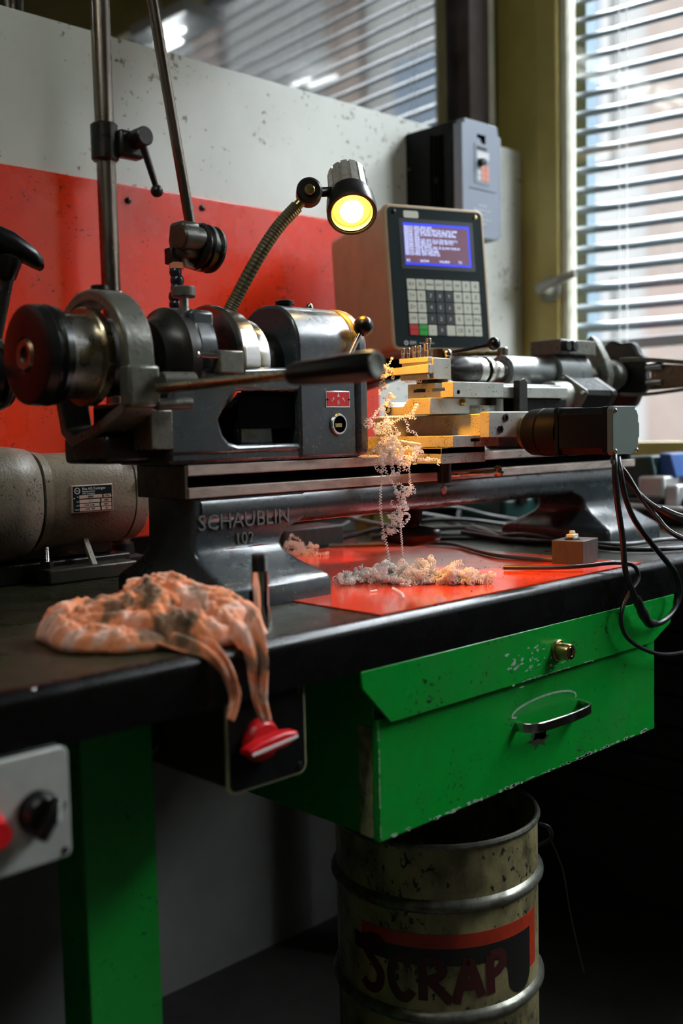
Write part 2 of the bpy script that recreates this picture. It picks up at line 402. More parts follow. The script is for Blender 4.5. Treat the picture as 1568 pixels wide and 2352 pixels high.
# ================================================================== ROOM
XW = 2.21
struct('floor', MB().box(-2.3, 2.6, -3.0, 2.9, -0.08, 0.0), 'concrete')
struct('ceiling', MB().box(-2.4, 2.6, -3.1, 2.9, 2.90, 2.98), 'plaster')
struct('wall_left', MB().box(-2.40, -2.30, -3.0, 2.9, 0, 2.90), 'plaster')
struct('wall_front', MB().box(-2.3, 2.34, -3.10, -3.0, 0, 2.90), 'plaster')
wb = struct('wall_back', MB().box(-2.3, 2.34, 1.70, 1.78, 0, 1.70), 'grey_wall')
struct('wall_back_upper', MB().box(-2.3, 2.34, 1.70, 1.78, 2.60, 2.90), 'plaster')
struct('wall_beyond', MB().box(-2.3, 2.6, 2.80, 2.88, 0, 2.90), 'grey_wall')
mbw = MB()
mbw.box(XW, 2.34, -3.0, 2.8, 0, 1.01).box(XW, 2.34, -3.0, 2.8, 2.62, 2.90)
mbw.box(XW, 2.34, WIN_A[1], 2.8, 1.01, 2.62).box(XW, 2.34, -3.0, WIN_A[0], 1.01, 2.62)
wr = struct('wall_right', mbw, 'olive')
# glazed partition above the boards, at the back
w2 = thing('window_2', 'tall glazed partition with dark brown post above the white wall board', None, (1.0, 1.66, 1.70), kind='structure')
part('post', MB().box(2.052, 2.100, 1.635, 1.70, 1.70, 2.60).box(2.100, 2.143, 1.645, 1.70, 1.70, 2.60), 'brown', w2, bev=0.003)
part('post_trim', MB().box(2.143, 2.176, 1.652, 1.70, 1.70, 2.60), 'cream', w2, bev=0.002)
part('bottom_rail', MB().box(-2.3, 2.052, 1.655, 1.70, 1.70, 1.755), 'brown', w2, bev=0.003)
part('glass_pane', MB().box(-2.3, 2.052, 1.672, 1.677, 1.755, 2.60), 'mirrorpane', w2)
# window in the right wall
w1 = thing('window_1', 'olive framed window with outside blind in the right wall', None, (2.2, 0.2, 1.01), kind='structure')
y0, y1, z0, z1 = WIN_A
part('casement_frame', MB().box(2.195, 2.245, 1.485, 1.548, z0 + 0.02, z1).box(2.195, 2.245, y0, y0 + 0.06, z0 + 0.02, z1).box(2.195, 2.245, y0 + 0.06, 1.485, z0 + 0.02, z0 + 0.06).box(2.195, 2.245, y0 + 0.06, 1.485, z1 - 0.06, z1), 'olive', w1, bev=0.004)
part('glazing_bead', MB().box(2.21, 2.25, 1.466, 1.485, z0 + 0.06, z1 - 0.06), 'cream', w1, bev=0.003)
part('glass_pane', MB().box(2.222, 2.227, y0 + 0.06, 1.466, z0 + 0.06, z1 - 0.06), 'pane', w1)
part('outer_frame', MB().box(2.35, 2.39, 1.50, 1.555, z0, z1).box(2.35, 2.39, y0, y0 + 0.05, z0, z1), 'slat', w1, bev=0.003)
part('sill', MB().box(2.17, 2.40, y0, y1, z0 - 0.03, z0), 'cream', w1, bev=0.004)
hp = MB().lathe([(0, 0.030), (0.006, 0.030), (0.012, 0.022), (0.030, 0.014), (0.048, 0.013)], (2.195, 1.506, 1.445), (-1, 0, 0), 24)
hb = part('handle_rose', hp, 'handle', w1)
part('handle_lever', MB().tube(smooth_path([(2.150, 1.506, 1.445), (2.146, 1.482, 1.450), (2.148, 1.442, 1.460), (2.150, 1.405, 1.469)], 5), [0.011] * 11 + [0.009] * 5, 12), 'handle', hb)
# blind
bl = thing('venetian_blind', 'grey blue slatted blind hanging outside the window glass', 'blind', (2.29, 0.6, 1.30))
def slat_mesh():
    mb = MB(); L = 1.49 - (-0.22); n = 6; tilt = math.radians(34)
    top = []
    for i in range(n + 1):
        s = (i / n - 0.5) * 0.050; h = 0.007 * (1 - (2 * i / n - 1) ** 2)
        top.append((s * math.cos(tilt) - h * math.sin(tilt), s * math.sin(tilt) + h * math.cos(tilt)))
    sec = top + [(a + 0.0, b - 0.0012) for a, b in reversed(top)]
    mb.loft([[(a, -0.865, b) for a, b in sec], [(a, 0.865, b) for a, b in sec]])
    me = mb.mesh('slat'); finish(me, MT['slat']); return me
sm = slat_mesh()
nsl = 27
for i in range(nsl):
    o = bpy.data.objects.new('slat', sm); COL.objects.link(o); o.parent = bl
    fr = i / (nsl - 1)
    o.location = (0, 0.045, 0.040 + 0.0447 * i)
    o.rotation_euler = (math.radians(-1.0 - 2.0 * min(1, fr * 3)) * -1, 0, random.Random(i).uniform(-0.004, 0.004))
part('blind_rail', MB().box(2.275, 2.305, -0.22, 1.505, 1.292, 1.318), 'blindrail', bl, bev=0.004)
part('head_rail', MB().box(2.265, 2.315, -0.22, 1.505, 2.56, 2.61), 'blindrail', bl, bev=0.004)
for yy in (1.355, 1.335, 0.55, 0.53):
    part('ladder_cord', MB().cyl((2.262, yy, 1.30), (2.262, yy, 2.58), 0.0012, n=6), 'lightmetal', bl)
# dark boards below the window
sk = thing('board_cladding', 'dark boards cladding the wall below the blind', 'cladding', (2.19, 0.6, 0.2))
bm_ = MB().box(2.165, 2.205, -1.35, 1.655, 0, 0.070)
brd = part('board', bm_, 'skirt', sk, bev=0.003)
brd.location = (0, 0, 0)
for i in range(10):
    zz = 0.2 + 0.0745 * i
    if i == 0:
        brd.data.transform(Matrix.Translation((0, 0, zz - 0.0)))
    else:
        o = brd.copy(); COL.objects.link(o); o.location = (0, 0, 0.0745 * i)
struct('shade_strip_right', MB().box(2.16, XW, -3.0, 1.70, 0, 0.2), 'skirt')  # added dark strip standing in for the shade below the boards
# boards on the back wall
def board(name, x0, x1, y0_, y1_, z0_, z1_, m, lab):
    o = solo(name, MB().box(x0, x1, y0_, y1_, z0_, z1_), m, lab, 'wall board', ((x0 + x1) / 2, y1_, z0_), bev=0.0015)
    return o
board('white_wall_board', -1.6, 2.207, 1.600, 1.655, 0.93, 1.797, 'white_board', 'stained white board above and behind the red one on the back wall')
board('red_wall_board', -1.6, 1.672, 1.592, 1.600, 0.93, 1.547, 'red_board', 'glossy red board fixed over the white board on the back wall')
for i, (x, z) in enumerate(((1.045, 1.520), (1.205, 1.528))):
    solo('board_screw', MB().lathe([(0, 0.006), (0.003, 0.0055), (0.005, 0.002)], (x, 1.592, z), (0, -1, 0), 12), 'darksteel',
         ['small dark screw in the red board beside the thick pole', 'small dark screw in the red board right of the thin rod'][i], 'screw', (x, 1.592, z))
# the house across the street
hs = thing('opposite_building', 'pale stone building with brick piers across the street', 'building', (9.0, 3.0, -3.0))
part('wall', MB().box(9.0, 9.6, -14, 16, -3, 6.8), 'facade', hs)
for i in range(8):
    yb = -8.5 + i * 2.6
    part('brick_pier', MB().box(8.9, 9.02, yb, yb + 0.55, -3, 6.8), 'brickpil', hs)
    for k in range(3):
        zb = -2.0 + k * 2.8
        f = part('window_frame', MB().box(8.93, 9.02, yb + 0.95, yb + 2.15, zb, zb + 1.7), 'facade', hs)
        part('pane', MB().box(8.925, 8.935, yb + 1.05, yb + 2.05, zb + 0.1, zb + 1.6), 'farpane', f)
solo('street_ground', MB().box(2.6, 12, -14, 16, -3.2, -3.0), 'facade', 'pale paved street below the window', 'street', (6, 1, -3.0), kind='structure')
# fluorescent fitting near the window, its tubes mirrored in the partition glass
cl = thing('ceiling_light', 'twin tube light hanging near the window', 'lamp', (1.94, 0.65, 2.34))
part('fitting', MB().box(1.87, 2.02, 0.54, 0.82, 2.325, 2.36), 'lightmetal', cl, bev=0.004)
part('hanger', MB().cyl((1.94, 0.60, 2.36), (1.94, 0.60, 2.90), 0.003, n=8).cyl((1.94, 0.76, 2.36), (1.94, 0.76, 2.90), 0.003, n=8), 'lightmetal', cl)
part('tube', MB().cyl((1.915, 0.62, 2.30), (1.915, 0.755, 2.30), 0.007), 'tube', cl)
part('tube', MB().cyl((1.962, 0.59, 2.30), (1.962, 0.675, 2.30), 0.007), 'tube', cl)
c2 = thing('ceiling_light', 'warm tube light on the ceiling behind the viewer', 'lamp', (-1.5, -0.4, 2.88))
part('fitting', MB().box(-1.6, -1.4, -1.05, 0.25, 2.86, 2.90), 'lightmetal', c2, bev=0.004)
for dx in (-1.55, -1.45):
    part('tube', MB().cyl((dx, -1.02, 2.835), (dx, 0.22, 2.835), 0.014), 'tubew', c2)
c3 = thing('ceiling_light', 'long neutral tube light on the ceiling in front of the bench', 'lamp', (-0.3, 0.45, 2.88))
part('fitting', MB().box(-1.0, 0.4, 0.35, 0.55, 2.86, 2.90), 'lightmetal', c3, bev=0.004)
for dy in (-0.05, 0.05):
    part('tube', MB().cyl((-0.97, 0.45 + dy, 2.835), (0.37, 0.45 + dy, 2.835), 0.014), 'tuben', c3)
# ================================================================== WORKBENCH AND WHAT HANGS UNDER IT
BT = 0.90
wbch = thing('workbench', 'long black workbench with green legs carrying the lathe', 'workbench', (0.9, 1.2, 0))
prof = [(1.585, 0.846), (1.585, 0.90), (0.820, 0.90)] + [(0.817 - 0.012 * math.sin(math.radians(a)), 0.888 + 0.012 * math.cos(math.radians(a))) for a in range(0, 91, 15)] + [(0.805, 0.846)]
part('bench_top', MB().prism([(1.585, 0.852), (1.585, 0.90), (0.824, 0.90), (0.824, 0.852)], 'x', -0.9, 2.15), 'bench', wbch)
part('front_edge', MB().prism([(0.8235, 0.9002), (0.817, 0.9002)] + [(0.817 - 0.012 * math.sin(math.radians(a)), 0.888 + 0.0122 * math.cos(math.radians(a))) for a in range(0, 91, 15)] + [(0.805, 0.846), (0.8235, 0.846)], 'x', -0.9, 2.15), 'edge', wbch)
for i, x in enumerate((0.372, 0.420)):
    part('edge_screw', MB().lathe([(0, 0.0032), (0.0012, 0.003), (0.002, 0.001)], (x, 0.8125, 0.8976), (0, -0.55, 0.83), 12), 'bright', wbch)
def leg(x0, x1, y0_, y1_):
    mb = MB()
    t = 0.004
    mb.box(x0, x1, y0_, y0_ + t, 0, 0.852).box(x0, x0 + t, y0_ + t, y1_, 0, 0.852).box(x1 - t, x1, y0_ + t, y1_, 0, 0.852)
    return mb
for (a, b, c, d) in ((0.529, 0.616, 0.930, 0.985), (0.472, 0.550, 1.48, 1.53), (1.56, 1.64, 1.36, 1.414), (1.76, 1.84, 1.48, 1.53)):
    part('leg', leg(a, b, c, d), 'green', wbch, bev=0.0015)
part('cross_beam', MB().box(-0.8, 0.806, 1.02, 1.06, 0.79, 0.852).box(-0.8, 2.1, 1.48, 1.52, 0.79, 0.852), 'edge', wbch)

# green drawer
dr = thing('drawer_unit', 'scratched green metal drawer unit hung under the workbench', 'drawer unit', (1.147, 0.818, 0.641))
case = MB().box(0.842, 1.452, 0.822, 1.22, 0.642, 0.851)
part('case', case, 'green', dr, bev=0.002)
df = part('drawer_front', MB().box(0.838, 1.454, 0.812, 0.822, 0.640, 0.783), 'green', dr, bev=0.002)
part('worn_edge', MB().box(0.8405, 0.8420, 0.824, 0.846, 0.642, 0.772), 'greenworn', dr)
flp = [(0.806, 0.8455), (0.808, 0.826), (0.853, 0.7785), (1.434, 0.7785), (1.490, 0.802), (1.502, 0.8455)]
fl = part('lock_flap', MB().prism(flp, 'y', 0.8045, 0.8085), 'green', dr, bev=0.0012)
# paint chips: bare spots along edges and around the lock
rng = random.Random(4)
ch = MB()
def blob(mb, x, z, rx, rz, y, n=9):
    pts = []
    for i in range(n):
        a = 2 * math.pi * i / n; k = rng.uniform(0.45, 1.15)
        pts.append((x + rx * k * math.cos(a), z + rz * k * math.sin(a)))
    mb.prism(pts, 'y', y - 0.00025, y + 0.0001)
for i in range(70):
    x = 0.86 + 0.59 * rng.random() ** 0.9
    blob(ch, x, 0.6425 + rng.random() * 0.0015, rng.uniform(0.001, 0.008), rng.uniform(0.0008, 0.003), 0.812)
for i in range(22):
    blob(ch, 0.839 + rng.random() * 0.001, rng.uniform(0.645, 0.78), 0.001, rng.uniform(0.001, 0.006), 0.812)
for i in range(30):
    blob(ch, rng.uniform(1.10, 1.27), 0.7795 + rng.random() * 0.001, rng.uniform(0.002, 0.007), 0.0009, 0.8045)
part('paint_chips', ch, 'chip', df, smooth=0, kind='stuff')
ch = MB()
for i in range(34):
    blob(ch, rng.gauss(1.115, 0.030), rng.gauss(0.806, 0.012), rng.uniform(0.0006, 0.006), rng.uniform(0.0005, 0.003), 0.8045)
for i in range(9):
    blob(ch, rng.gauss(1.172, 0.014), rng.gauss(0.795, 0.005), rng.uniform(0.001, 0.005), rng.uniform(0.0005, 0.002), 0.8045)
part('paint_chips', ch, 'chip', fl, smooth=0, kind='stuff')
# outline left by an older handle, rust below the present one
ring = [(1.168 + 0.070 * math.cos(a) * (1 if math.cos(a) > 0 else 1.12), 0.7345 + 0.0145 * math.sin(a) * (1 if math.sin(a) > 0 else 0.4)) for a in [math.radians(t) for t in range(-15, 215, 8)]]
part('handle_scar', MB().sweep([(x, 0.8119, z) for x, z in ring], [(-0.0014, -0.0002), (0.0014, -0.0002), (0.0014, 0.0002), (-0.0014, 0.0002)], (0, -1, 0)), 'chip', df)
rs = MB(); blob(rs, 1.146, 0.692, 0.024, 0.013, 0.812, 21); blob(rs, 1.154, 0.699, 0.020, 0.010, 0.812, 17)
part('rust_stain', rs, 'rust', df, smooth=0)
# lock
lk = part('lock', MB().lathe([(0, 0.0150), (0.003, 0.0150), (0.0045, 0.0135), (0.0045, 0.0115), (0.020, 0.0112), (0.0215, 0.010)], (1.183, 0.8045, 0.8085), (0, -1, 0), 32), 'brass', fl, bev=0.0)
part('plug_rim', MB().lathe([(0, 0.0072), (0.0008, 0.0072), (0.0008, 0.0058), (0.0002, 0.0058)], (1.183, 0.7832, 0.8085), (0, -1, 0), 24, caps=False), 'chrome', fl)
part('key_hole', MB().box(1.1822, 1.1838, 0.7824, 0.7832, 0.8045, 0.8125).cyl((1.183, 0.7832, 0.8105), (1.183, 0.7824, 0.8105), 0.0021, n=12), 'void', fl)
# bow handle
hpth = smooth_path([(1.098, 0.812, 0.7205), (1.101, 0.797, 0.7205), (1.115, 0.786, 0.7205), (1.172, 0.782, 0.7205), (1.229, 0.786, 0.7205), (1.243, 0.797, 0.7205), (1.246, 0.812, 0.7205)], 6)
part('handle', MB().sweep(hpth, [(-0.0022, -0.0065), (0.0022, -0.0065), (0.0022, 0.0065), (-0.0022, 0.0065)], (0, 0, 1)), 'chrome', df, bev=0.0012)

# switch box with red rotary switch
sb = thing('switch_box', 'black faced switch box with red rotary knob under the bench', 'switch box', (0.680, 0.9, 0.748))
part('box', MB().box(0.634, 0.726, 0.819, 0.985, 0.752, 0.851), 'boxbrown', sb, bev=0.004)
part('face_border', MB().prism(rrect(0.106, 0.101, 0.010, 5, 0.680, 0.7995), 'y', 0.8165, 0.820), 'trimc', sb, bev=0.0008)
part('face_plate', MB().prism(rrect(0.1005, 0.0955, 0.008, 5, 0.680, 0.7995), 'y', 0.8155, 0.8175), 'blackm', sb)
kn = part('switch_knob', MB().lathe([(0, 0.0225), (0.004, 0.022), (0.010, 0.019), (0.0115, 0.0175)], (0.668, 0.8155, 0.799), (0, -1, 0), 36), 'redp', sb)
Rk = Matrix.Rotation(math.radians(-6), 3, 'Y')
part('grip', MB().loft([[Vector((0.668, 0.806 - dy, 0.799)) + Rk @ Vector((x * sx * 0.92, 0, z * 0.85)) for x, z in ((-0.036, -0.0035), (-0.018, -0.0080), (0.018, -0.0080), (0.036, -0.0035), (0.036, 0.0035), (0.018, 0.0080), (-0.018, 0.0080), (-0.036, 0.0035))] for dy, sx in ((0, 1.0), (0.012, 0.98), (0.016, 0.93))]), 'redp', kn, bev=0.0015)
part('pointer_line', MB().obox((0.668, 0.7895, 0.7978), (0.060, 0.001, 0.0026), Rk), 'inkw', kn)
for dx, dz in ((0.042, -0.040), (0.042, 0.040), (-0.042, 0.040)):
    part('plate_screw', MB().lathe([(0, 0.0036), (0.001, 0.0034), (0.0016, 0.002)], (0.680 + dx, 0.8155, 0.7995 + dz), (0, -1, 0), 14), 'darksteel', sb)
part('supply_cable', MB().tube(smooth_path([(0.637, 0.95, 0.775), (0.615, 0.965, 0.758), (0.580, 0.98, 0.752), (0.535, 1.0, 0.750), (0.48, 1.01, 0.760)], 6), 0.0065, 10), 'rubber', sb)
# white control box at the left
cb = thing('control_box', 'off white control box with black selector knob beside the green leg', 'control box', (0.37, 0.85, 0.75))
part('box', MB().box(0.285, 0.438, 0.804, 0.93, 0.757, 0.851), 'blackm', cb, bev=0.003)
part('face_plate', MB().prism(rrect(0.168, 0.096, 0.006, 4, 0.358, 0.800), 'y', 0.797, 0.804), 'whitep', cb, bev=0.001)
k2 = part('selector_knob', MB().lathe([(0, 0.0185), (0.003, 0.0185), (0.004, 0.0165), (0.012, 0.0155), (0.014, 0.014)], (0.4115, 0.797, 0.7985), (0, -1, 0), 32), 'black', cb)
Rk2 = Matrix.Rotation(math.radians(35), 3, 'Y')
part('grip', MB().obox((0.4125, 0.7785, 0.7965), (0.010, 0.014, 0.036), Rk2), 'black', k2, bev=0.0025)
part('pointer_line', MB().obox((0.4185, 0.7712, 0.8035), (0.0026, 0.001, 0.016), Matrix.Rotation(math.radians(6), 3, 'Y')), 'inkw', k2)
part('red_knob', MB().lathe([(0, 0.015), (0.004, 0.015), (0.010, 0.012), (0.022, 0.011)], (0.367, 0.797, 0.796), (0, -1, 0), 28), 'redp', cb)
part('plate_screw', MB().lathe([(0, 0.0032), (0.001, 0.003), (0.0016, 0.002)], (0.4355, 0.797, 0.758), (0, -1, 0), 14), 'darksteel', cb)

# scrap barrel
BC, BR = Vector((1.107, 0.961, 0)), 0.143
br = thing('barrel', 'yellowed metal barrel sprayed SCRAP standing under the green drawer', 'barrel', (BC.x, BC.y, 0))
part('body', MB().lathe([(0.004, BR), (0.330, BR), (0.338, BR), (0.492, BR), (0.570, BR), (0.573, BR - 0.003), (0.565, BR - 0.004), (0.02, BR - 0.004), (0.012, 0.001)], (BC.x, BC.y, 0), (0, 0, 1), 72, caps=False), 'barrel', br)
for z in (0.018, 0.188, 0.342, 0.492):
    part('rolled_rib', MB().lathe([(-0.010, BR - 0.001), (-0.007, BR + 0.004), (-0.002, BR + 0.0078), (0.002, BR + 0.0078), (0.007, BR + 0.004), (0.010, BR - 0.001)], (BC.x, BC.y, z), (0, 0, 1), 72, caps=False), 'barrelrib', br)
part('rim', MB().tube([(BC.x + BR * math.cos(2 * math.pi * i / 64), BC.y + BR * math.sin(2 * math.pi * i / 64), 0.572) for i in range(64)], 0.0042, 8, closed=True), 'barrelrib', br)
PH0 = math.atan2(-BC.y, -BC.x)
def wrap(mb, R, step=0.006):
    """bend flat (s, z) shapes, drawn in the x-z plane, around the barrel"""
    bm = mb.bm
    xs = [v.co.x for v in bm.verts]
    x = min(xs) + step
    while x < max(xs):
        bmesh.ops.bisect_plane(bm, geom=bm.verts[:] + bm.edges[:] + bm.faces[:], plane_co=(x, 0, 0), plane_no=(1, 0, 0)); x += step
    for v in bm.verts:
        ph = PH0 + v.co.x / BR; r = R - v.co.y
        v.co = Vector((BC.x + r * math.cos(ph), BC.y + r * math.sin(ph), v.co.z))
    return mb
def flat(pts): return MB().prism(pts, 'y', -0.0002, 0.0002)
part('red_band', wrap(flat([(-0.112, 0.436), (0.150, 0.436), (0.150, 0.377), (0.170, 0.377), (0.170, 0.455), (-0.112, 0.455)]), BR + 0.0003), 'barrelred', br, smooth=0)
def arc2(cx, cz, r, a0, a1, n=8): return [(cx + r * math.cos(math.radians(a0 + (a1 - a0) * i / n)), cz + r * math.sin(math.radians(a0 + (a1 - a0) * i / n))) for i in range(n + 1)]
swoosh = [(-0.128, 0.436), (0.150, 0.436)] + [(0.150, 0.385)] + arc2(0.126, 0.378, 0.024, 0, -180, 10) + [(0.100, 0.395), (0.085, 0.412), (-0.128, 0.414)]
part('black_emblem', wrap(flat(swoosh), BR + 0.0005), 'barrelblk', br, smooth=0)
def stroke(pts, w=0.0125, n=8):
    P = smooth_path([(x, 0, z) for x, z in pts], n)
    return P, w
SP = MB()
letters = [
    [(-0.075, 0.432), (-0.088, 0.438), (-0.104, 0.432), (-0.104, 0.417), (-0.090, 0.404), (-0.080, 0.390), (-0.084, 0.372), (-0.098, 0.366), (-0.110, 0.374)],
    [(-0.036, 0.412), (-0.050, 0.422), (-0.061, 0.410), (-0.063, 0.388), (-0.055, 0.370), (-0.044, 0.366), (-0.034, 0.377)],
    [(-0.022, 0.418), (-0.020, 0.395), (-0.020, 0.366)], [(-0.022, 0.418), (-0.002, 0.420), (0.006, 0.406), (-0.004, 0.396), (-0.018, 0.394)], [(-0.012, 0.395), (0.004, 0.378), (0.016, 0.364)],
    [(0.022, 0.362), (0.030, 0.390), (0.040, 0.420)], [(0.040, 0.420), (0.050, 0.394), (0.058, 0.368)], [(0.028, 0.386), (0.054, 0.386)],
    [(0.071, 0.420), (0.071, 0.396), (0.072, 0.368)], [(0.071, 0.420), (0.087, 0.420), (0.092, 0.408), (0.084, 0.398), (0.072, 0.394)]]
for l in letters:
    P, w = stroke(l)
    ring_l, ring_r = [], []
    rings = []
    for i, p in enumerate(P):
        t = (P[min(i + 1, len(P) - 1)] - P[max(i - 1, 0)]).normalized(); s_ = Vector((t.z, 0, -t.x)) * (w / 2)
        rings.append([p + s_ + Vector((0, -0.0002, 0)), p - s_ + Vector((0, -0.0002, 0)), p - s_ + Vector((0, 0.0004, 0)), p + s_ + Vector((0, 0.0004, 0))])
    SP.loft(rings)
part('scrap_lettering', wrap(SP, BR + 0.0008), 'spray', br, smooth=0, label='dark red sprayed letters')
part('small_print', wrap(MB().text('de in', 0.017, Matrix.Translation((-0.051, 0, 0.407)) @ Matrix.Rotation(math.pi / 2, 4, 'X')), BR + 0.0006, 0.004), 'barrelblk', br, smooth=0)
ear = Vector((BC.x + BR * math.cos(PH0 + 1.62), BC.y + BR * math.sin(PH0 + 1.62), 0.53))
part('handle_lug', MB().tube(smooth_path([ear + Vector((0.0, 0, 0.018)), ear + Vector((0.012, -0.012, 0.012)), ear + Vector((0.014, -0.014, -0.004)), ear + Vector((0.0, 0, -0.016))], 5), 0.003, 8), 'darksteel', br)
part('bail_wire', MB().tube(smooth_path([ear + Vector((0.012, -0.012, 0.0)), ear + Vector((0.026, -0.026, -0.05)), ear + Vector((0.034, -0.034, -0.12)), ear + Vector((0.042, -0.05, -0.20))], 6), 0.0012, 6), 'darksteel', br)

# ================================================================== ON THE BENCH
solo('sheet', MB().prism([(0.853, 0.8175), (1.425, 0.8175), (1.418, 1.366), (0.868, 1.366)], 'z', BT + 0.0003, BT + 0.0018), 'red_sheet', 'glossy orange red sheet lying on the bench under the lathe', 'sheet', (1.14, 1.09, BT))
# collet
ct = thing('collet', 'bright steel collet standing upright near the bench edge', 'collet', (0.728, 0.879, BT))
part('body', MB().lathe([(0, 0.0118), (0.001, 0.0125), (0.010, 0.0118), (0.022, 0.0092), (0.024, 0.0094), (0.060, 0.0094), (0.0605, 0.0085)], (0.728, 0.879, BT), (0, 0, 1), 40, caps=True), 'bright', ct)
th = [(0.0605, 0.0082)]
for i in range(11):
    th += [(0.0610 + i * 0.0015, 0.0092), (0.06175 + i * 0.0015, 0.0084)]
th += [(0.0785, 0.0088), (0.0790, 0.0082)]
part('thread', MB().lathe(th, (0.728, 0.879, BT), (0, 0, 1), 32), 'darksteel', ct)
for a in (20, 140, 260):
    d = Vector((math.cos(math.radians(a)), math.sin(math.radians(a)), 0)); c = Vector((0.728, 0.879, BT + 0.02)) + d * 0.0105
    part('slot', MB().obox(c, (0.004, 0.0007, 0.038), Matrix.Rotation(math.radians(a), 3, 'Z')), 'void', ct)
# block with screw
bk = thing('block', 'small dark grey block with a cream screw on the red sheet', 'block', (1.372, 0.90, BT + 0.0018), rot=(0, 0, math.radians(11)))
part('body', MB().box(-0.031, 0.031, -0.025, 0.025, 0, 0.036), 'woodblk', bk, bev=0.001, local=True)
part('screw', MB().cyl((-0.006, 0.002, 0.036), (-0.006, 0.002, 0.040), 0.0085, n=6).box(-0.016, 0.004, -0.004, 0.008, 0.039, 0.044).cyl((-0.006, 0.002, 0.044), (-0.006, 0.002, 0.049), 0.0048, 0.004, 16), 'cream', bk, local=True, bev=0.0008)
part('screw_hole', MB().cyl((-0.006, 0.002, 0.0358), (-0.006, 0.002, 0.0363), 0.012, n=20), 'void', bk, local=True)
# block by the lathe foot, yellow box, green case
solo('fibre_block', MB().box(1.215, 1.36, 1.395, 1.46, BT, BT + 0.038), 'woodblk', 'flat dark block lying on the bench behind the lathe foot', 'block', (1.28, 1.42, BT), bev=0.003)
yb = thing('tub', 'olive yellow plastic tub behind the black clamp knob', 'tub', (1.56, 1.50, BT))
part('body', MB().loft([[(1.56 + x, 1.50 + y, z) for x, y in rrect(0.09 * s, 0.07 * s, 0.012, 4)] for z, s in ((BT, 0.85), (BT + 0.05, 1.0), (BT + 0.052, 1.05), (BT + 0.058, 1.05))]), 'yellowbox', yb)
part('lid', MB().prism(rrect(0.098, 0.078, 0.014, 4, 1.56, 1.50), 'z', BT + 0.058, BT + 0.066), 'yellowbox', yb, bev=0.003)
gc = thing('tool_case', 'dark green case on the bench behind the lathe bed', 'case', (2.03, 1.49, BT))
part('body', MB().prism(rrect(0.20, 0.12, 0.014, 4, 2.01, 1.50), 'z', BT, BT + 0.045), 'teal', gc, bev=0.003)
part('lid', MB().prism(rrect(0.204, 0.124, 0.014, 4, 2.01, 1.50), 'z', BT + 0.047, BT + 0.070), 'teal', gc, bev=0.006)
part('latch', MB().box(1.96, 1.99, 1.432, 1.439, BT + 0.034, BT + 0.056), 'darksteel', gc, bev=0.001)
part('latch', MB().box(2.03, 2.06, 1.432, 1.439, BT + 0.034, BT + 0.056), 'darksteel', gc, bev=0.001)
# bench-top machine at the right
bv = thing('bench_tool', 'green, blue and grey bench machine at the right end of the bench', 'machine', (2.09, 1.15, BT))
part('green_body', MB().prism([(1.24, 0.955), (1.14, 0.955), (1.115, 1.0), (1.125, 1.045), (1.235, 1.040)], 'x', 2.00, 2.09), 'teal', bv, bev=0.006)
part('blue_side', MB().prism([(1.118, 1.002), (1.078, 0.998), (1.092, 1.048), (1.118, 1.050)], 'x', 2.02, 2.10), 'blue', bv, bev=0.003)
part('grey_jaw', MB().box(1.98, 2.07, 1.085, 1.145, 0.957, 1.003).box(1.99, 2.06, 1.06, 1.09, 0.93, 0.985), 'lightmetal', bv, bev=0.006)
part('slide_bar', MB().cyl((2.06, 1.10, 0.998), (2.10, 0.86, 1.008), 0.011, n=16), 'lightmetal', bv)
part('slide_bar', MB().cyl((2.05, 1.09, 0.966), (2.09, 0.86, 0.972), 0.009, n=16), 'lightmetal', bv)
part('black_base', MB().prism([(0.85, 0.90), (1.16, 0.90), (1.16, 0.93), (1.10, 0.955), (0.85, 0.965)], 'x', 2.01, 2.14), 'black', bv, bev=0.006)
part('tie_rod', MB().cyl((1.93, 1.16, 0.945), (1.99, 0.90, 0.930), 0.0055, n=12), 'lightmetal', bv)

# cables
def cable(name, pts, r, m, label, group=None, n=7):
    loc = pts[0]
    return solo(name, MB().tube(smooth_path(pts, n), r, 8), m, label, 'cable', loc, smooth=60, group=group)
cable('motor_cable', [(1.322, 0.800, 1.072), (1.300, 0.787, 1.060), (1.297, 0.785, 1.035), (1.304, 0.785, 0.998), (1.317, 0.785, 0.948), (1.324, 0.785, 0.903), (1.347, 0.785, 0.866), (1.371, 0.786, 0.838), (1.392, 0.787, 0.818), (1.428, 0.787, 0.813), (1.465, 0.787, 0.825), (1.483, 0.786, 0.849), (1.467, 0.783, 0.881), (1.434, 0.781, 0.905), (1.377, 0.778, 0.942), (1.335, 0.778, 0.977), (1.312, 0.778, 1.010), (1.306, 0.782, 1.047), (1.330, 0.800, 1.070)], 0.0042, 'rubber', 'black motor cable hanging in a long loop over the bench edge')
solo('cable_sleeve', MB().tube(smooth_path([(1.352, 0.785, 0.861), (1.371, 0.786, 0.838), (1.392, 0.787, 0.818), (1.412, 0.787, 0.8145)], 6), [0.0062, 0.0068, 0.0072, 0.0070, 0.0064, 0.0066, 0.0074, 0.0078, 0.0076, 0.0068, 0.0064, 0.0066, 0.0070, 0.0070, 0.0066, 0.0060, 0.0056, 0.0052, 0.0050], 12), 'rubber', 'lumpy black shrink sleeve on the hanging cable loop', 'cable sleeve', (1.38, 0.786, 0.83), smooth=60)
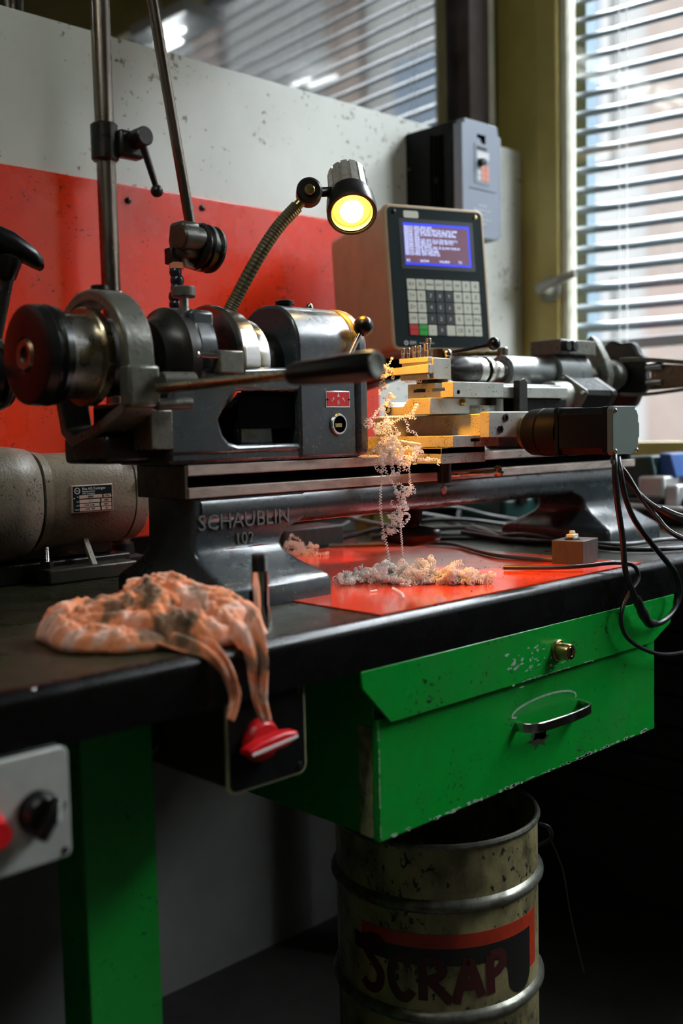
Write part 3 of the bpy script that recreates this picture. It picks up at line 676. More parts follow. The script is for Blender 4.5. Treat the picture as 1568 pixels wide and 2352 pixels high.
cable('signal_cable', [(1.232, 0.93, 0.906), (1.262, 0.87, 0.9075), (1.291, 0.832, 0.9095), (1.330, 0.808, 0.912), (1.362, 0.795, 0.906), (1.367, 0.789, 0.886), (1.343, 0.789, 0.869), (1.323, 0.789, 0.850), (1.319, 0.789, 0.828), (1.337, 0.789, 0.803), (1.386, 0.789, 0.778), (1.450, 0.790, 0.760), (1.56, 0.80, 0.748)], 0.0032, 'rubber', 'thin black cable looping off the bench across the green drawer')
cable('motor_cable', [(1.345, 0.800, 1.070), (1.385, 0.838, 1.060), (1.400, 0.827, 1.036), (1.400, 0.805, 1.004), (1.400, 0.777, 0.973), (1.400, 0.753, 0.952), (1.41, 0.70, 0.93), (1.45, 0.66, 0.905)], 0.0040, 'rubber', 'black cable slanting down from the front motor to the right')
cable('motor_cable', [(1.350, 0.802, 1.070), (1.390, 0.845, 1.056), (1.400, 0.816, 1.017), (1.402, 0.791, 0.995), (1.402, 0.756, 0.978), (1.412, 0.716, 0.969), (1.43, 0.66, 0.962)], 0.0036, 'rubber', 'black cable with thick sleeve leaving the front motor, upper of two')
solo('cable_sleeve', MB().tube(smooth_path([(1.403, 0.772, 0.9855), (1.404, 0.745, 0.9755), (1.412, 0.716, 0.969), (1.425, 0.68, 0.9645)], 5), 0.0062, 12), 'rubber', 'smooth black sleeve on the upper slanting cable', 'cable sleeve', (1.404, 0.745, 0.975), smooth=60)
cable('block_cable', [(1.352, 0.925, 0.906), (1.345, 0.975, 0.9055), (1.350, 1.037, 0.9055), (1.396, 1.123, 0.9055), (1.436, 1.196, 0.9055), (1.425, 1.245, 0.9055), (1.36, 1.31, 0.905), (1.30, 1.372, 0.904)], 0.0034, 'greycable', 'grey cable running from the small block back under the lathe bed')
lz = BT + 0.006
tangle = [
    ([(1.20, 1.50, lz), (1.32, 1.46, lz + 0.055), (1.42, 1.38, lz + 0.03), (1.52, 1.30, lz + 0.004), (1.62, 1.22, lz + 0.004)], 0.0046, 'greycable', 'grey cable passing behind the black clamp knob'),
    ([(1.70, 1.50, lz + 0.004), (1.64, 1.40, lz + 0.02), (1.58, 1.28, lz + 0.010), (1.56, 1.18, lz + 0.002), (1.545, 1.09, lz)], 0.0048, 'rubber', 'black cable rising from the heap behind the lathe bed'),
    ([(1.86, 1.52, lz), (1.74, 1.43, lz + 0.028), (1.65, 1.35, lz + 0.016), (1.60, 1.24, lz + 0.008), (1.563, 1.13, lz)], 0.0042, 'rubber', 'black cable crossing the heap near the green case'),
    ([(1.44, 1.40, lz), (1.53, 1.33, lz + 0.012), (1.59, 1.27, lz + 0.012), (1.565, 1.18, lz), (1.55, 1.08, lz), (1.555, 1.0, lz)], 0.0050, 'greycable', 'thick grey cable lying along the bench behind the lathe'),
    ([(1.36, 1.42, lz), (1.50, 1.38, lz + 0.022), (1.62, 1.33, lz + 0.024), (1.76, 1.26, lz), (1.81, 1.15, lz)], 0.0042, 'rubber', 'black cable in the middle of the heap behind the lathe'),
    ([(1.42, 1.33, lz), (1.50, 1.26, lz), (1.545, 1.21, lz), (1.555, 1.13, lz + 0.010), (1.55, 1.03, lz + 0.002), (1.53, 0.93, lz), (1.56, 0.865, lz), (1.66, 0.83, lz), (1.80, 0.83, lz)], 0.0042, 'rubber', 'black cable coming round the right lathe foot to the bench edge'),
    ([(1.54, 1.26, lz + 0.009), (1.535, 1.14, lz + 0.002), (1.545, 1.0, lz + 0.004), (1.60, 0.945, lz), (1.70, 0.930, lz), (1.745, 0.90, lz), (1.68, 0.865, lz + 0.009), (1.73, 0.83, lz + 0.004)], 0.0040, 'rubber', 'black cable in front of the right lathe foot'),
    ([(1.49, 1.44, lz), (1.57, 1.41, lz + 0.040), (1.66, 1.39, lz + 0.045), (1.77, 1.37, lz + 0.020), (1.86, 1.33, lz)], 0.0038, 'rubber', 'black cable arching over the rest of the heap'),
    ([(1.30, 1.52, lz), (1.40, 1.47, lz + 0.012), (1.50, 1.47, lz + 0.040), (1.64, 1.46, lz + 0.030), (1.78, 1.42, lz)], 0.0040, 'greycable', 'grey cable at the back of the heap by the yellow tub'),
]
for p, r, m, l in tangle: cable('cable', p, r, m, l)
# ================================================================== LATHE
AY, AZ = 1.090, 1.203          # spindle axis
YF, YB = 1.036, 1.140          # bed front and back
lb = thing('lathe_bed', 'grey cast lathe bed with steel ways on two flared feet', 'lathe bed', (1.26, 1.09, BT))
part('upper_way', MB().box(0.7505, 1.782, YF, YB, 1.0600, 1.0735), 'way', lb, bev=0.0012)
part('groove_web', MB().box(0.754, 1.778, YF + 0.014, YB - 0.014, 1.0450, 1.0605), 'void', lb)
part('lower_way', MB().box(0.7505, 1.782, YF, YB, 1.0324, 1.0456), 'way', lb, bev=0.0012)
sec = [(1.041, 1.0324), (1.037, 1.026), (1.0355, 1.014), (1.037, 1.002), (1.043, 0.9935), (1.053, 0.990), (1.123, 0.990), (1.133, 0.9935), (1.139, 1.002), (1.1405, 1.014), (1.139, 1.026), (1.135, 1.0324)]
part('way_end', MB().box(0.7455, 0.7505, 1.037, 1.139, 1.0325, 1.0730), 'darkcast', lb, bev=0.001)
part('paint_smear', MB().prism([(0.795, 0.9655), (0.815, 0.9640), (0.862, 0.9645), (0.878, 0.9665), (0.860, 0.9685), (0.835, 0.9668), (0.812, 0.9678)], 'y', 1.0355, 1.0364), 'smear', lb, smooth=0)
part('bed_casting', MB().prism(sec, 'x', 0.770, 1.7425), 'paint', lb, smooth=50)
def foot(mirror):
    rows = [(0.9005, 0.7505, 0.926, 0.971, 1.205), (0.922, 0.7505, 0.926, 0.971, 1.205), (0.9285, 0.7510, 0.924, 0.9745, 1.2015), (0.9335, 0.752, 0.918, 0.983, 1.193), (0.940, 0.753, 0.9105, 0.997, 1.179),
            (0.947, 0.754, 0.9045, 1.011, 1.165), (0.954, 0.7545, 0.9000, 1.0235, 1.1525), (0.961, 0.755, 0.8975, 1.032, 1.144), (0.968, 0.7555, 0.8970, 1.0365, 1.1395),
            (0.976, 0.756, 0.9005, 1.038, 1.138), (0.983, 0.7565, 0.9085, 1.038, 1.138), (0.989, 0.757, 0.921, 1.038, 1.138), (0.9945, 0.757, 0.938, 1.038, 1.138), (1.0, 0.757, 0.945, 1.0385, 1.1375), (1.031, 0.757, 0.945, 1.0385, 1.1375)]
    rings = []
    for z, x0, x1, y0_, y1_ in rows:
        if mirror: x0, x1 = 2.5125 - x1, 2.5125 - x0
        rings.append([(x, y, z) for x, y in rrect(x1 - x0, y1_ - y0_, 0.007, 4, (x0 + x1) / 2, (y0_ + y1_) / 2)])
    return MB().loft(rings)
fo = part('foot', foot(False), 'paint', lb, smooth=50)
part('foot', foot(True), 'paint', lb, smooth=50)
part('raised_lettering', MB().text('SCHAUBLIN', 0.0275, face_y(0.8375, 1.0385, 1.001), 0.0030, spacing=1.02), 'letter', lb, smooth=0)
part('raised_number', MB().text('102', 0.021, face_y(0.8345, 1.0385, 0.9775), 0.0030), 'letter', lb, smooth=0)
part('bed_plug', MB().lathe([(0, 0.0075), (0.0015, 0.007), (0.003, 0.003)], (1.225, 1.0365, 1.018), (0, -1, 0), 8), 'slide', lb)
# clamp knob below the bed
ck = thing('clamp_knob', 'black two armed clamp knob hanging below the lathe bed', 'knob', (1.205, 1.085, 0.99))
part('boss', MB().lathe([(0, 0.017), (0.020, 0.0165), (0.024, 0.012), (0.030, 0.011)], (1.205, 1.085, 0.990), (0, 0, -1), 28), 'blackm', ck)
dk = Vector((0.80, -0.60, 0)); kc = Vector((1.205, 1.085, 0.947))
def arm_ring(t, w, h): 
    s_ = Vector((-dk.y, dk.x, 0))
    return [kc + dk * t + s_ * (w * math.cos(a)) + Vector((0, 0, h * math.sin(a))) for a in [2 * math.pi * i / 16 for i in range(16)]]
part('wing', MB().loft([arm_ring(t, w, h) for t, w, h in ((-0.045, 0.004, 0.006), (-0.043, 0.008, 0.0105), (-0.030, 0.010, 0.0125), (-0.012, 0.015, 0.0165), (0, 0.017, 0.018), (0.012, 0.015, 0.0165), (0.030, 0.010, 0.0125), (0.043, 0.008, 0.0105), (0.045, 0.004, 0.006))]), 'black', ck, smooth=60)

# ---------------- headstock
hs_ = thing('headstock', 'dark grey lathe headstock with stepped steel pulleys and rounded gear housing', 'headstock', (0.89, 1.09, 1.0735))
part('base', MB().box(0.722, 1.050, 1.0335, 1.150, 1.0740, 1.0965), 'paint', hs_, bev=0.006)
# front wall: pedestal, bridge over the opening
op = [(0.722, 1.09), (0.800, 1.09)] + [(0.800 + 0.016 * (1 - math.cos(math.radians(a))), 1.118 - 0.016 * math.sin(math.radians(a)) - 0.0) for a in range(0, 91, 18)]
ped = [(0.722, 1.085), (0.935, 1.085), (0.935, 1.0965), (0.826, 1.0965), (0.812, 1.100), (0.803, 1.110), (0.797, 1.128), (0.812, 1.150), (0.828, 1.163), (0.935, 1.163), (0.935, 1.196), (0.76, 1.190), (0.735, 1.176), (0.722, 1.15)]
part('front_wall', MB().prism(ped, 'y', 1.0315, 1.058), 'paint', hs_, bev=0.005)
part('opening_shade', MB().box(0.834, 0.932, 1.040, 1.0425, 1.116, 1.166), 'void', hs_)  # added black panel, paints the shade inside the belt opening
part('belt_well', MB().box(0.81, 0.935, 1.100, 1.148, 1.085, 1.150).box(0.82, 0.935, 1.06, 1.148, 1.150, 1.162), 'paint', hs_)
part('well_pocket', MB().box(0.845, 0.905, 1.055, 1.068, 1.094, 1.130), 'paint', hs_, bev=0.005)
def arch(y0_, y1_, z0_, zt, r, n=8):
    return [(y0_, z0_)] + [(y0_ + r - r * math.cos(math.radians(a)), zt - r + r * math.sin(math.radians(a))) for a in [90 * i / n for i in range(n + 1)]] + [(y1_ - r + r * math.sin(math.radians(a)), zt - r + r * math.cos(math.radians(a))) for a in [90 * i / n for i in range(n + 1)]] + [(y1_, z0_)]
part('gear_housing', MB().prism(arch(1.030, 1.156, 1.0765, 1.2815, 0.058), 'x', 0.929, 1.034), 'paint', hs_, bev=0.004, smooth=50)
part('end_cover', MB().prism(arch(1.0285, 1.1575, 1.0765, 1.2825, 0.060), 'x', 1.034, 1.0595), 'paint', hs_, bev=0.0085, smooth=50, seg=4)
part('oil_cap', MB().lathe([(0, 0.010), (0.003, 0.010), (0.003, 0.013), (0.0075, 0.0132), (0.009, 0.011)], (0.962, 1.092, 1.2810), (0, 0, 1), 28), 'black', hs_)
part('oil_nipple', MB().lathe([(0, 0.0055), (0.004, 0.0055), (0.0075, 0.0035), (0.009, 0.001)], (1.008, 1.092, 1.2812), (0, 0, 1), 16), 'bright', hs_)
pl = part('label_plate', MB().box(0.9755, 1.0215, 1.0292, 1.0305, 1.1425, 1.1650), 'bright', hs_, bev=0.0006)
part('label_field', MB().box(0.9775, 1.0195, 1.0286, 1.0294, 1.1443, 1.1632), 'redp', pl)
lt = MB()
lt.prism([(0.9965, 1.157), (0.9985, 1.163), (1.0005, 1.157)], 'y', 1.0282, 1.0288)
lt.text('0', 0.008, face_y(0.9985, 1.0286, 1.149), 0.0003)
lt.prism([(0.9855, 1.150), (0.9895, 1.1565), (0.991, 1.155)], 'y', 1.0282, 1.0288).prism([(1.0115, 1.150), (1.0075, 1.1565), (1.006, 1.155)], 'y', 1.0282, 1.0288)
part('label_marks', lt, 'inkw', pl, smooth=0)
for x in (0.9785, 1.0185):
    part('rivet', MB().sphere((x, 1.0286, 1.1535), 0.0016, 10), 'darksteel', pl)
sg = part('sight_glass', MB().lathe([(0, 0.0150), (0.0025, 0.0148), (0.004, 0.0135), (0.004, 0.0115), (0.0005, 0.0112)], (0.998, 1.030, 1.120), (0, -1, 0), 36, caps=False), 'bright', hs_)
part('sight_window', MB().cyl((0.998, 1.0300, 1.120), (0.998, 1.0288, 1.120), 0.0113, n=28), 'void', sg)
part('oil_level', MB().box(0.992, 1.004, 1.0283, 1.0289, 1.116, 1.121), 'brass', sg)
bl_ = part('shift_lever', MB().cyl((1.010, 1.022, 1.205), (1.0365, 1.020, 1.2465), 0.0042, 0.0036, 14), 'steel', hs_)
part('ball_knob', MB().sphere((1.0405, 1.0195, 1.2535), 0.0140, 24), 'black', bl_)
# bearing at the left end and its lubricator
part('bearing_block', MB().prism(arch(1.035, 1.145, 1.16, 1.268, 0.0545, 10), 'x', 0.775, 0.803), 'paint', hs_, bev=0.003, smooth=50)
part('bearing_cap', MB().box(0.770, 0.806, 1.046, 1.085, 1.195, 1.262), 'paint', hs_, bev=0.005)
part('bearing_collar', MB().lathe([(0, 0.058), (0.004, 0.064), (0.018, 0.064), (0.022, 0.058), (0.030, 0.050), (0.045, 0.046)], (0.775, AY, AZ), (-1, 0, 0), 44), 'darksteel', hs_)
nb = part('lubricator_stem', MB().cyl((0.779, 1.072, 1.262), (0.779, 1.072, 1.281), 0.006, n=16), 'steel', hs_)
part('lubricator_knob', MB().lathe([(0, 0.0135), (0.0015, 0.0148), (0.0115, 0.0148), (0.013, 0.0135)], (0.779, 1.072, 1.279), (0, 0, 1), 36), 'cast', nb)
part('cap_bolt', MB().cyl((0.772, 1.066, 1.240), (0.766, 1.066, 1.240), 0.007, n=6), 'darksteel', hs_)
lp = part('belt_pin', MB().cyl((0.764, 1.030, 1.206), (0.795, 1.022, 1.204), 0.0036, n=14).sphere((0.764, 1.030, 1.206), 0.0052, 14), 'bright', hs_)
part('pin_block', MB().box(0.790, 0.828, 1.018, 1.036, 1.184, 1.212), 'cast', hs_, bev=0.002)
# pulleys
part('pulley_flange', MB().lathe([(0, 0.050), (0, 0.0715), (0.004, 0.0735), (0.010, 0.0735), (0.012, 0.071), (0.012, 0.05)], (0.8285, 1.101, AZ), (1, 0, 0), 64), 'bright', hs_, smooth=30)
part('pulley_step', MB().lathe([(0, 0.0690), (0.002, 0.0700), (0.026, 0.0685), (0.0275, 0.067), (0.0275, 0.03)], (0.8405, 1.101, AZ), (1, 0, 0), 64), 'bright', hs_, smooth=30)
part('pulley_step', MB().lathe([(0, 0.059), (0.002, 0.0595), (0.024, 0.058), (0.0255, 0.0565), (0.0255, 0.03)], (0.868, 1.101, AZ), (1, 0, 0), 64), 'bright', hs_, smooth=30)
part('pulley_hub', MB().lathe([(0, 0.047), (0.020, 0.047), (0.036, 0.043)], (0.8935, 1.101, AZ), (1, 0, 0), 48), 'darksteel', hs_)
part('spindle_nose', MB().lathe([(0, 0.030), (0.012, 0.030), (0.014, 0.021), (0.030, 0.019), (0.032, 0.010)], (1.0595, AY, AZ), (1, 0, 0), 40), 'steel', hs_)
solo('bar_stock', MB().cyl((1.090, AY, AZ), (1.154, AY, AZ), 0.0062, n=24, ch=0.0006), 'lamplit_bar', 'short lit bar of work held in the spindle nose', 'work piece', (1.12, AY, AZ))

# ---------------- collet closer at the outer end of the spindle
cc = thing('collet_closer', 'grey cast collet closer with black handwheel and long black lever', 'collet closer', (0.66, AY, AZ))
part('handwheel', MB().lathe([(0.003, 0.019), (0.001, 0.021), (0.001, 0.049), (0.004, 0.0555), (0.014, 0.0570), (0.0175, 0.0535), (0.021, 0.0535), (0.0245, 0.0570), (0.033, 0.0560), (0.037, 0.050), (0.039, 0.04)], (0.572, AY, AZ), (1, 0, 0), 64), 'black', cc, smooth=40)
part('draw_tube', MB().lathe([(0.012, 0.0001), (0.012, 0.0085), (0.0, 0.0095), (-0.001, 0.0165), (0.004, 0.0195)], (0.572, AY, AZ), (1, 0, 0), 40, caps=False), 'bronze', cc)
part('drum', MB().lathe([(0, 0.0485), (0.020, 0.0485), (0.034, 0.0495), (0.0345, 0.040)], (0.609, AY, AZ), (1, 0, 0), 56), 'steel', cc)
part('drum_flange', MB().lathe([(0, 0.045), (0, 0.056), (0.002, 0.0575), (0.012, 0.0575), (0.013, 0.056), (0.013, 0.04)], (0.6425, AY, AZ), (1, 0, 0), 56), 'warmsteel', cc, smooth=30)
part('sleeve', MB().lathe([(0, 0.047), (0.055, 0.044), (0.068, 0.03)], (0.6555, AY, AZ), (1, 0, 0), 44), 'darksteel', cc)
# yoke: closed ring round the spindle
pth = [(0.672, AY + 0.073 * math.cos(math.radians(a)), AZ + 0.071 * math.sin(math.radians(a))) for a in range(-10, 185, 8)]
pth += [(0.672, 1.0145, 1.178), (0.672, 1.0145, 1.155), (0.672, 1.026, 1.140), (0.672, 1.06, 1.127), (0.672, 1.10, 1.113), (0.672, 1.135, 1.104), (0.672, 1.155, 1.118), (0.672, 1.163, 1.150), (0.672, 1.164, 1.178)]
part('yoke', MB().sweep(pth, [(-0.0075, -0.019), (0.0075, -0.019), (0.0075, 0.019), (-0.0075, 0.019)], (1, 0, 0), closed=True), 'cast', cc, bev=0.003)
part('yoke_boss', MB().box(0.652, 0.694, 1.004, 1.026, 1.142, 1.190), 'cast', cc, bev=0.004)
part('pivot_cap', MB().lathe([(0, 0.012), (0.003, 0.012), (0.003, 0.0105), (0.008, 0.010)], (0.672, AY, 1.279), (0, 0, 1), 24), 'black', cc)
part('pad', MB().lathe([(0, 0.005), (0.004, 0.004), (0.0055, 0.001)], (0.690, AY - 0.012, 1.276), (0, 0, 1), 14), 'bright', cc)
part('lever_hub', MB().cyl((0.690, 0.996, 1.172), (0.730, 0.990, 1.172), 0.010, n=20).cyl((0.690, 1.008, 1.145), (0.735, 1.004, 1.147), 0.007, n=16), 'cast', cc, bev=0.001)
l0 = Vector((0.687, 0.985, 1.163)); l1 = Vector((0.730, 0.697, 1.1725)); ld_ = (l1 - l0).normalized(); ll = (l1 - l0).length
part('lever_rod', MB().cyl(l0 - ld_ * 0.012, l0 + ld_ * 0.178, 0.0058, n=20), 'warmsteel', cc)
hd = part('lever_handle', MB().lathe([(0, 0.006), (0.001, 0.0105), (0.008, 0.0120), (0.060, 0.0142), (0.085, 0.0150), (0.100, 0.0150), (0.106, 0.0142), (0.1075, 0.0130)], l0 + ld_ * (ll - 0.109), ld_, 12), 'black', cc, smooth=20, bev=0.0006)
part('handle_cap', MB().lathe([(0, 0.0132), (0.0012, 0.0128), (0.0016, 0.010), (0.0008, 0.0085)], l0 + ld_ * (ll - 0.0015), ld_, 28), 'cast', hd)
part('bracket', MB().box(0.690, 0.7215, 1.022, 1.06, 1.094, 1.140), 'cast', cc, bev=0.002)
part('bracket_arm', MB().box(0.655, 0.722, 1.062, 1.16, 1.078, 1.112).box(0.690, 0.722, 1.062, 1.15, 1.112, 1.15), 'darksteel', cc, bev=0.006)

# ---------------- carriage: saddle, cross slide, top slide, tool post
cg = thing('carriage', 'steel cross slide and top slide on the bed with two black stepper motors', 'carriage', (1.24, 1.07, 1.0735))
part('saddle', MB().box(1.160, 1.2620, 0.985, 1.165, 1.0738, 1.0832).box(1.160, 1.262, 0.985, 1.0335, 1.0600, 1.0832), 'slide', cg, bev=0.0008)
tz0, tz1 = 1.0834, 1.1000
part('saddle_plate', MB().prism([(1.176, tz0), (1.2245, tz0), (1.2245, 1.0905), (1.217, 1.0905), (1.217, 1.0955), (1.2395, 1.0955), (1.2395, 1.0905), (1.232, 1.0905), (1.232, tz0), (1.283, tz0), (1.283, tz1), (1.176, tz1)], 'y', 0.976, 1.165), 'slide', cg, bev=0.0006)
part('cross_slide', MB().box(1.238, 1.372, 0.975, 1.192, 1.0992, 1.1315), 'slide', cg, bev=0.001)
mp_ = part('motor_plate', MB().box(1.238, 1.390, 0.958, 0.9755, 1.0962, 1.1340), 'slide2', cg, bev=0.001)
for x, z in ((1.270, 1.1250), (1.257, 1.108)):
    part('socket_screw', MB().lathe([(0, 0.0058), (0.0025, 0.0058), (0.0025, 0.0032), (0.0005, 0.0030)], (x + 0.006, 0.958, z), (0, -1, 0), 20), 'darksteel', mp_)
sw = part('swivel_base', MB().prism([(1.113, 1.1325), (1.020, 1.1325), (1.020, 1.1565), (1.062, 1.1565), (1.074, 1.1455), (1.105, 1.1455), (1.113, 1.153)], 'x', 1.178, 1.355), 'slide2', cg, bev=0.0008)
part('swivel_dial', MB().lathe([(0, 0.052), (0.0125, 0.052), (0.0135, 0.051)], (1.300, 1.062, 1.1318), (0, 0, 1), 64), 'slide2', sw, smooth=30)
tk = MB()
for i in range(-14, 15):
    a = math.radians(-125 + i * 3.4)
    c = Vector((1.300 + 0.0521 * math.cos(a), 1.062 + 0.0521 * math.sin(a), 1.1425 if i % 5 else 1.1412))
    tk.obox(c, (0.0005, 0.0004, 0.003 if i % 5 else 0.006), Matrix.Rotation(a + math.pi / 2, 3, 'Z'))
part('dial_marks', tk, 'ink', sw, smooth=0, kind='stuff')
part('dial_number', MB().text('10', 0.005, face_y(1.292, 1.0096, 1.1385), 0.0001), 'ink', sw, smooth=0)
part('index_screw', MB().sphere((1.252, 1.0185, 1.150), 0.0056, 16), 'brass', sw)
part('swivel_nut', MB().cyl((1.315, 1.012, 1.1455), (1.315, 1.012, 1.1575), 0.0085, n=6), 'darksteel', sw, bev=0.0006)
part('end_screw', MB().lathe([(0, 0.0052), (0.002, 0.0052), (0.002, 0.003), (0.0, 0.003)], (1.178, 1.104, 1.1405), (-1, 0, 0), 18), 'darksteel', sw)
# top slide with T slots open to the left and a ruler bevel in front
y_a, y_b = 1.000, 1.090
tsl = [(y_a, 1.1570), (y_b, 1.1570), (y_b, 1.1795)]
def tslot(c): return [(c + 0.0065, 1.1795), (c + 0.0065, 1.1715), (c + 0.0125, 1.1715), (c + 0.0125, 1.1665), (c - 0.0125, 1.1665), (c - 0.0125, 1.1715), (c - 0.0065, 1.1715), (c - 0.0065, 1.1795)]
tsl += tslot(1.0665) + tslot(1.0285) + [(y_a, 1.1795)]
part('top_slide_head', MB().prism(tsl, 'x', 1.207, 1.330), 'slide2', cg, bev=0.0006)
tp = part('top_slide', MB().prism([(y_a, 1.1570), (y_b, 1.1570), (y_b, 1.1795), (1.012, 1.1795), (y_a, 1.1735)], 'x', 1.330, 1.505), 'slide2', cg, bev=0.0006)
tk = MB()
for i in range(30):
    x = 1.345 + i * 0.005
    Rr = Matrix.Rotation(math.radians(-63.4 + 90), 3, 'X')
    tk.obox((x, 1.0055, 1.17645), (0.0005, 0.006 if i % 5 == 0 else 0.004, 0.0004), Matrix.Rotation(math.radians(26.6), 3, 'X'))
part('ruler_marks', tk, 'ink', tp, smooth=0, kind='stuff')
part('side_screw', MB().cyl((1.219, 1.0002, 1.1645), (1.219, 0.9992, 1.1645), 0.0030, n=16), 'void', cg)
part('stop_clamp', MB().prism([(1.352, 1.136), (1.374, 1.136), (1.374, 1.180), (1.366, 1.187), (1.352, 1.183)], 'y', 0.987, 0.9985), 'darksteel', cg, bev=0.001)
part('bellows', MB().box(1.376, 1.520, 1.012, 1.085, 1.134, 1.1565), 'blackm', cg, bev=0.002)
# top slide motor
tm = part('coupling_housing', MB().lathe([(0, 0.0240), (0.030, 0.0250), (0.050, 0.0250)], (1.507, 1.040, 1.163), (1, 0, 0), 40), 'slide2', cg)
ax = Vector((1.557, 1.036, 1.160)); Rm = Matrix.Rotation(math.radians(33), 3, 'X')
def motor_body(c, axis, size, length, R, chamf):
    pts = [(size / 2, size / 2 - chamf), (size / 2 - chamf, size / 2), (-size / 2 + chamf, size / 2), (-size / 2, size / 2 - chamf), (-size / 2, -size / 2 + chamf), (-size / 2 + chamf, -size / 2), (size / 2 - chamf, -size / 2), (size / 2, -size / 2 + chamf)]
    ring = lambda t: [c + axis * t + R @ (Vector((0, p, q)) if abs(axis.x) > .5 else Vector((p, 0, q))) for p, q in pts]
    return ring
rg = motor_body(ax, Vector((1, 0, 0)), 0.060, 0.0, Rm, 0.004)
part('motor_flange', MB().loft([rg(0), rg(0.007)]), 'cast', tm, bev=0.0008)
for sy, sz in ((1, 1), (-1, 1), (1, -1), (-1, -1)):
    p = ax + Rm @ Vector((0, sy * 0.024, sz * 0.024))
    part('flange_bolt', MB().cyl(p + Vector((-0.004, 0, 0)), p + Vector((0.0, 0, 0)), 0.0038, n=6), 'bright', tm)
rg = motor_body(ax, Vector((1, 0, 0)), 0.056, 0.0, Rm, 0.007)
m2 = part('top_slide_motor', MB().loft([rg(0.007), rg(0.088)]), 'blackm', cg, bev=0.0008, label='black motor at the right end of the top slide')
rg = motor_body(ax, Vector((1, 0, 0)), 0.0565, 0.0, Rm, 0.005)
part('motor_end_cap', MB().loft([rg(0.088), rg(0.104)]), 'darksteel', m2, bev=0.0008)
# cross slide motor over the bench edge
part('coupling_neck', MB().lathe([(0, 0.026), (0.006, 0.026), (0.008, 0.0265), (0.012, 0.0265)], (1.330, 0.9585, 1.1025), (0, -1, 0), 40), 'brass', cg)
cp = part('coupling_cover', MB().lathe([(0, 0.028), (0.002, 0.0330), (0.006, 0.0350), (0.026, 0.0360), (0.028, 0.0340), (0.030, 0.0360), (0.0625, 0.0355)], (1.332, 0.950, 1.1020), (0, -1, 0), 48), 'blackm', cg, smooth=30)
c_ = Vector((1.335, 0.888, 1.1025)); I3 = Matrix.Identity(3)
rg = motor_body(c_, Vector((0, -1, 0)), 0.0705, 0.0, I3, 0.003)
m1 = part('cross_slide_motor', MB().loft([rg(0), rg(0.007)]), 'blackm', cg, bev=0.001, label='black square stepper motor jutting out over the bench edge')
rg2 = motor_body(c_, Vector((0, -1, 0)), 0.067, 0.0, I3, 0.009)
part('motor_case', MB().loft([rg2(0.007), rg2(0.088)]), 'blackm', m1, bev=0.001)
e_ = 0.0345
endp = [(-e_, -e_ + 0.004), (-e_ + 0.004, -e_), (0.024, -e_), (0.0255, -0.030), (0.030, -0.0285), (e_, -0.021), (e_, -0.012), (0.0375, -0.010), (0.0375, 0.010), (e_, 0.012), (e_, 0.021), (0.030, 0.0285), (0.0255, 0.030), (0.027, e_), (-e_ + 0.004, e_), (-e_, e_ - 0.004)]
part('motor_end_cap', MB().prism([(1.335 + a, 1.1025 + b) for a, b in endp], 'y', 0.7905, 0.7998), 'capgrey', m1, bev=0.001, label='grey green end cap')
part('motor_end_plate', MB().prism([(1.335 + a, 1.1025 + b) for a, b in rrect(0.069, 0.069, 0.004, 3)], 'y', 0.7998, 0.8075), 'blackm', m1)
for sx, sz in ((-1, 1), (1, -1), (-1, -1)):
    part('case_bolt', MB().lathe([(0, 0.0032), (0.002, 0.003), (0.003, 0.0015)], (1.335 + sx * 0.0285, 0.7905, 1.1025 + sz * 0.0285), (0, -1, 0), 12), 'bright', m1)
part('cable_gland', MB().cyl((1.335, 0.797, 1.069), (1.335, 0.797, 1.062), 0.013, n=16), 'black', m1)
# gib handle on the saddle
gh = part('clamp_post', MB().cyl((1.205, 1.018, 1.0600), (1.205, 1.018, 1.030), 0.0105, n=24), 'darksteel', cg)
part('clamp_lever', MB().cyl((1.212, 1.013, 1.0420), (1.300, 0.990, 1.0435), 0.0042, 0.0050, 16).sphere((1.300, 0.990, 1.0435), 0.0088, 18), 'warmsteel', cg)
# tool post
tpo = thing('tool_post', 'steel quick change tool post with clamp screws and black ball lever', 'tool post', (1.22, 1.06, 1.1795))
part('tee_nut', MB().box(1.207, 1.255, 1.0605, 1.0725, 1.172, 1.1798), 'slide2', tpo)
part('serrated_ring', MB().lathe([(0, 0.024), (0.0055, 0.024)], (1.2265, 1.057, 1.1795), (0, 0, 1), 40), 'darksteel', tpo)
part('body', MB().prism([(1.197, 1.0295), (1.238, 1.0295), (1.250, 1.040), (1.252, 1.072), (1.242, 1.085), (1.197, 1.085)], 'z', 1.1850, 1.2165), 'slide2', tpo, bev=0.001)
ho = part('tool_holder', MB().box(1.1885, 1.1985, 1.032, 1.090, 1.2105, 1.2175).box(1.1885, 1.1985, 1.034, 1.088, 1.1848, 1.1925).box(1.1925, 1.1985, 1.032, 1.088, 1.1925, 1.2105), 'slide2', tpo, bev=0.0006)
tb = part('tool_bar', MB().prism([(1.026, 1.1935), (1.105, 1.1935), (1.110, 1.199), (1.106, 1.2035), (1.026, 1.2065)], 'x', 1.1815, 1.1925), 'slide2', tpo, bev=0.0005)
part('cutting_tip', MB().prism([(1.102, 1.1975), (1.113, 1.2015), (1.109, 1.2055), (1.102, 1.2055)], 'x', 1.1805, 1.1885), 'bright', tb)
for i, y in enumerate((1.087, 1.076, 1.064, 1.054, 1.0405, 1.0335)):
    x = 1.1935; h = (0.017, 0.017, 0.019, 0.019, 0.021, 0.022)[i]
    sc_ = part('clamp_screw', MB().cyl((x, y, 1.2165), (x, y, 1.2165 + h * 0.55), 0.0026, n=12).cyl((x, y, 1.2165 + h * 0.5), (x, y, 1.2165 + h), 0.0034, n=14, ch=0.0005), 'steel', tpo) if i < 5 else None
